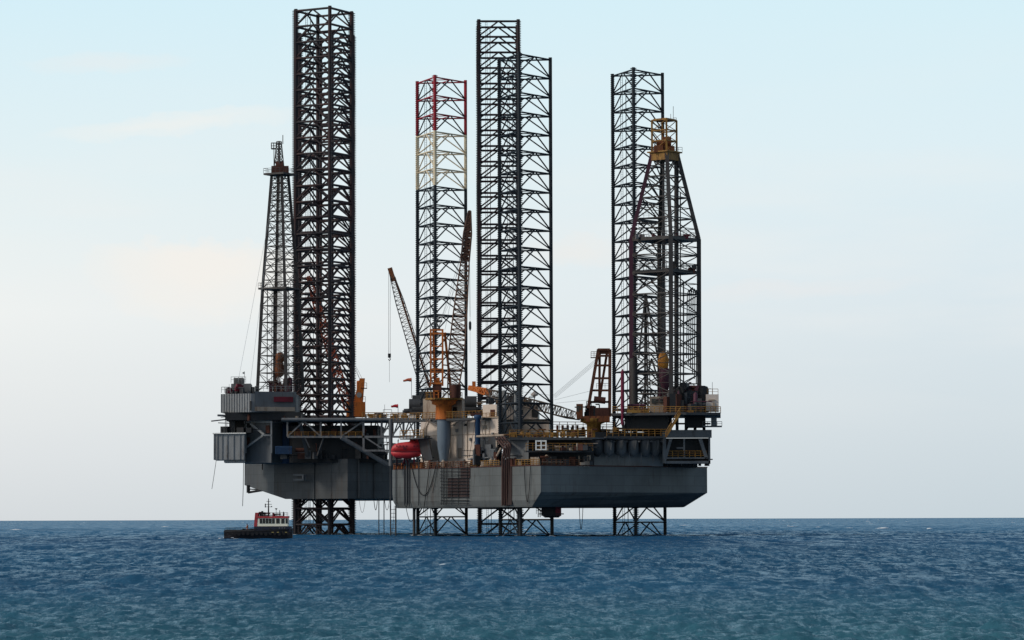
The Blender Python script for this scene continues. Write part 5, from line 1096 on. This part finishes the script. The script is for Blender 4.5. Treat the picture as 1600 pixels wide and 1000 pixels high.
for k, px in enumerate(range(354, 455, 7)):
    p = (tx(px), YT - 2.72, tz(833.5 if k % 3 else 834.5)); b.tube((p[0], p[1], p[2]), (p[0], p[1] - .22, p[2]), .36, n=12)
b.build('tyre_fender', M['rubber'], TG)
b = MB()
for px, w in ((373, 4), (424, 6), (443, 7), (434, 3)): b.box(tx(px), tx(px + w), YT - 2.8, YT - 2.68, tz(832.2 if px > 400 else 835.6), tz(831.2 if px > 400 else 834.4))
b.build('rope_lashing', mat('straw_rope', (.45, .35, .12), .8, 0, .2), TG)
b = MB(); b.box(tx(352), tx(398), YT - 2.1, YT - 2.0, tz(831), tz(827.5)); b.box(tx(352), tx(398), YT + 2.0, YT + 2.1, tz(831), tz(827.5)); b.box(tx(351.5), tx(352), YT - 1.6, YT + 1.6, tz(831), tz(827.5)); b.build('bulwark', M['dgrey'], TG)
b = MB()
for s_ in (-1, 1): railing(b, [V3((tx(353), YT + s_ * 2.1, tz(828))), V3((tx(398), YT + s_ * 2.1, tz(828)))], .5, .6, .03)
b.build('railing', M['rubber'], TG)
for k in range(5):
    b = MB(); xx = tx(401 + k * 11); b.tube((xx, YT - 1.97, tz(826.5)), (xx, YT - 2.02, tz(826.5)), .17, n=12); b.build('porthole', M['glass'], TG)
b = MB()
for s_ in (-1, 1): railing(b, [V3((tx(399), YT + s_ * 2.15, tz(830.3))), V3((tx(455), YT + s_ * 2.15, tz(829.0)))], .75, 1.1, .03)
b.build('side_railing', M['rubber'], TG)
b = MB(); b.box(tx(397), tx(400.5), YT - 1.2, YT - .4, tz(831), tz(826)); b.build('cabin_door', M['tugred'], TG)
b = MB(); b.box(tx(398), tx(455), YT - 1.95, YT + 1.95, tz(831), tz(822.5)); b.build('lower_cabin', mat('tug_navy', (.02, .025, .05), .5, 0, .2), TG)
b = MB(); 
for px in (437, 441, 445): b.box(tx(px), tx(px + 2), YT - 2.0, YT - 1.94, tz(825.6), tz(824.4))
b.build('name_plate', M['lgrey'], TG)
b = MB(); b.box(tx(402), tx(450.5), YT - 1.6, YT + 1.6, tz(822.5), tz(809.5)); wh = b.build('wheelhouse', M['tugwhite'], TG, bevel=.05)
for px, w in ((406.5, 3.8), (411.3, 3.8), (416.1, 4), (421, 4), (426, 4), (432.2, 5.6), (440.2, 5), (447, 3)):
    g = MB(); g.box(tx(px), tx(px + w), YT - 1.66, YT - 1.55, tz(818), tz(810.3)); g.build('window', M['glass'], wh)
g = MB(); g.box(tx(449.9), tx(451.2), YT - 1.3, YT + 1.3, tz(818), tz(810.3)); g.build('window', M['glass'], wh)
b = MB(); a = [(tx(397.5), tz(822.5)), (tx(402.5), tz(822.5)), (tx(404.5), tz(801)), (tx(399.5), tz(801))]
b.loft([[(x, YT - 1.65, z) for x, z in a], [(x, YT + 1.65, z) for x, z in a]][::-1]); b.build('funnel_casing', M['tugred'], TG)
b = MB(); b.box(tx(400), tx(451.5), YT - 1.75, YT + 1.75, tz(809.5), tz(806.5)); b.build('roof', M['tugred'], TG)
b = MB()
for s_ in (-1, 1): railing(b, [V3((tx(404), YT + s_ * 1.6, tz(806.5))), V3((tx(449), YT + s_ * 1.6, tz(806.5)))], .75, .8, .035)
b.build('roof_railing', M['rubber'], TG)
b = MB(); m_x = tx(419.5); b.tube((m_x, YT, tz(807)), (m_x, YT, tz(779)), .19, .08, n=8)
for y, w in ((783.5, .45), (788, .75), (792, .8)): b.tube((m_x - w, YT, tz(y)), (m_x + w, YT, tz(y)), .05, n=5)
b.box(m_x - .8, m_x - .6, YT - .1, YT + .1, tz(793), tz(787)); b.box(m_x + .55, m_x + .8, YT - .1, YT + .1, tz(792.5), tz(790.8)); b.build('mast', M['rubber'], TG)
b = MB(); b.tube((tx(431.5), YT, tz(807)), (tx(431.5), YT, tz(796)), .05, n=5); b.lathe((tx(431.5), YT), [(.06, tz(796.5)), (.3, tz(795)), (.25, tz(794.3))], 10); b.build('antenna', M['rubber'], TG); b = MB(); b.lathe((tx(437), YT), [(.08, tz(807)), (.08, tz(798)), (.02, tz(797))], 8); b.build('antenna', M['rubber'], TG); b = MB()
b.tube((tx(410), YT - .5, tz(807)), (tx(410), YT - .5, tz(799)), .08, n=5); b.box(tx(408.5), tx(411.5), YT - .6, YT - .2, tz(800.5), tz(798.5)); b.build('searchlight', M['rubber'], TG); b = MB(); b.lathe((tx(443), YT), [(.15, tz(807)), (.15, tz(801)), (.05, tz(799.5))], 8); b.build('antenna', M['rubber'], TG)
b = MB(); clutter(b, 402, 430, 798.5, 806.5, YT - 1, YT + 1, 12, 91, 3, .2, .9); b.build('roof_equipment', [M['darkred'], M['rubber'], M['lgrey']], TG)
b = MB(); clutter(b, 391, 398, 824, 831, YT - 1, YT + 1, 6, 92, 1, .2, .5); b.lathe((tx(381), YT), [(.25, tz(831)), (.25, tz(827)), (.35, tz(826))], 10); b.build('towing_winch', M['rubber'], TG)
# ---------------------------------------------------------------- crewman (skinned body)
def person():
    px = 387; x = tx(px); y = YT - .9; z0 = tz(831.2) ; o0 = thing('person', (x, y, z0), 'person in orange coverall and dark cap on the tugboat foredeck', 'person')
    hh = 1.78
    J = {'pel': (0, 0, .93), 'sp': (-.02, 0, 1.15), 'ch': (-.03, 0, 1.38), 'nk': (-.04, 0, 1.50), 'hd': (-.06, 0, 1.62), 'top': (-.06, 0, 1.74),
         'hl': (0, -.1, .88), 'kl': (-.08, -.12, .48), 'al': (-.02, -.13, .07), 'tl': (-.17, -.13, .03), 'hr': (0, .1, .88), 'kr': (.0, .12, .48), 'ar': (.08, .13, .07), 'tr': (-.07, .13, .03),
         'sl': (-.03, -.2, 1.40), 'el': (-.1, -.27, 1.14), 'wl': (-.32, -.2, 1.02), 'hdl': (-.40, -.18, 1.02), 'sr': (-.03, .2, 1.40), 'er': (-.04, .28, 1.12), 'wr': (-.25, .22, .98), 'hdr': (-.33, .2, .98)}
    rad = {'pel': .15, 'sp': .14, 'ch': .17, 'nk': .065, 'hd': .1, 'top': .08, 'hl': .1, 'kl': .07, 'al': .055, 'tl': .045, 'hr': .1, 'kr': .07, 'ar': .055, 'tr': .045, 'sl': .08, 'el': .055, 'wl': .04, 'hdl': .045, 'sr': .08, 'er': .055, 'wr': .04, 'hdr': .045}
    E = [('pel', 'sp'), ('sp', 'ch'), ('ch', 'nk'), ('nk', 'hd'), ('hd', 'top'), ('pel', 'hl'), ('hl', 'kl'), ('kl', 'al'), ('al', 'tl'), ('pel', 'hr'), ('hr', 'kr'), ('kr', 'ar'), ('ar', 'tr'), ('ch', 'sl'), ('sl', 'el'), ('el', 'wl'), ('wl', 'hdl'), ('ch', 'sr'), ('sr', 'er'), ('er', 'wr'), ('wr', 'hdr')]
    ks = list(J); me = bpy.data.meshes.new('body'); me.from_pydata([J[k] for k in ks], [(ks.index(a), ks.index(c)) for a, c in E], [])
    ob = bpy.data.objects.new('body', me); scene.collection.objects.link(ob); ob.parent = o0
    sk = ob.modifiers.new('skin', 'SKIN'); sk.use_smooth_shade = True
    for i, k in enumerate(ks): me.skin_vertices[0].data[i].radius = (rad[k], rad[k])
    me.skin_vertices[0].data[0].use_root = True; ss = ob.modifiers.new('sub', 'SUBSURF'); ss.levels = ss.render_levels = 2
    m = bpy.data.materials.new('crew_clothes'); m.use_nodes = True; nt = m.node_tree; bs = nt.nodes['Principled BSDF']; tcn = nt.nodes.new('ShaderNodeTexCoord'); s = nt.nodes.new('ShaderNodeSeparateXYZ'); nt.links.new(tcn.outputs['Object'], s.inputs[0])
    mr = nt.nodes.new('ShaderNodeMath'); mr.operation = 'MULTIPLY'; mr.inputs[1].default_value = .5; nt.links.new(s.outputs[2], mr.inputs[0])
    r = ramp(nt, mr.outputs[0], [(0.0, (.02, .02, .02)), (.05, (.5, .14, .03)), (.75, (.35, .18, .11)), (.99, (.35, .18, .11))], 'CONSTANT'); nt.links.new(r.outputs[0], bs.inputs['Base Color']); me.materials.append(m)
    ORG[o0.name] = V3((x, y, z0)); b = MB(); c = (x - .06, y); b.lathe(c, [(.125, z0 + 1.66), (.13, z0 + 1.72), (.10, z0 + 1.79), (.02, z0 + 1.82)], 14); b.rbox((c[0] - .15, c[1], z0 + 1.665), .12, .14, .02); b.build('cap', M['rubber'], o0)
    b = MB(); b.rbox((x + .14, y, z0 + 1.0), .16, .3, .45); b.build('life_vest', M['rubber'], o0, bevel=.03)
person()
scene.render.film_transparent = False
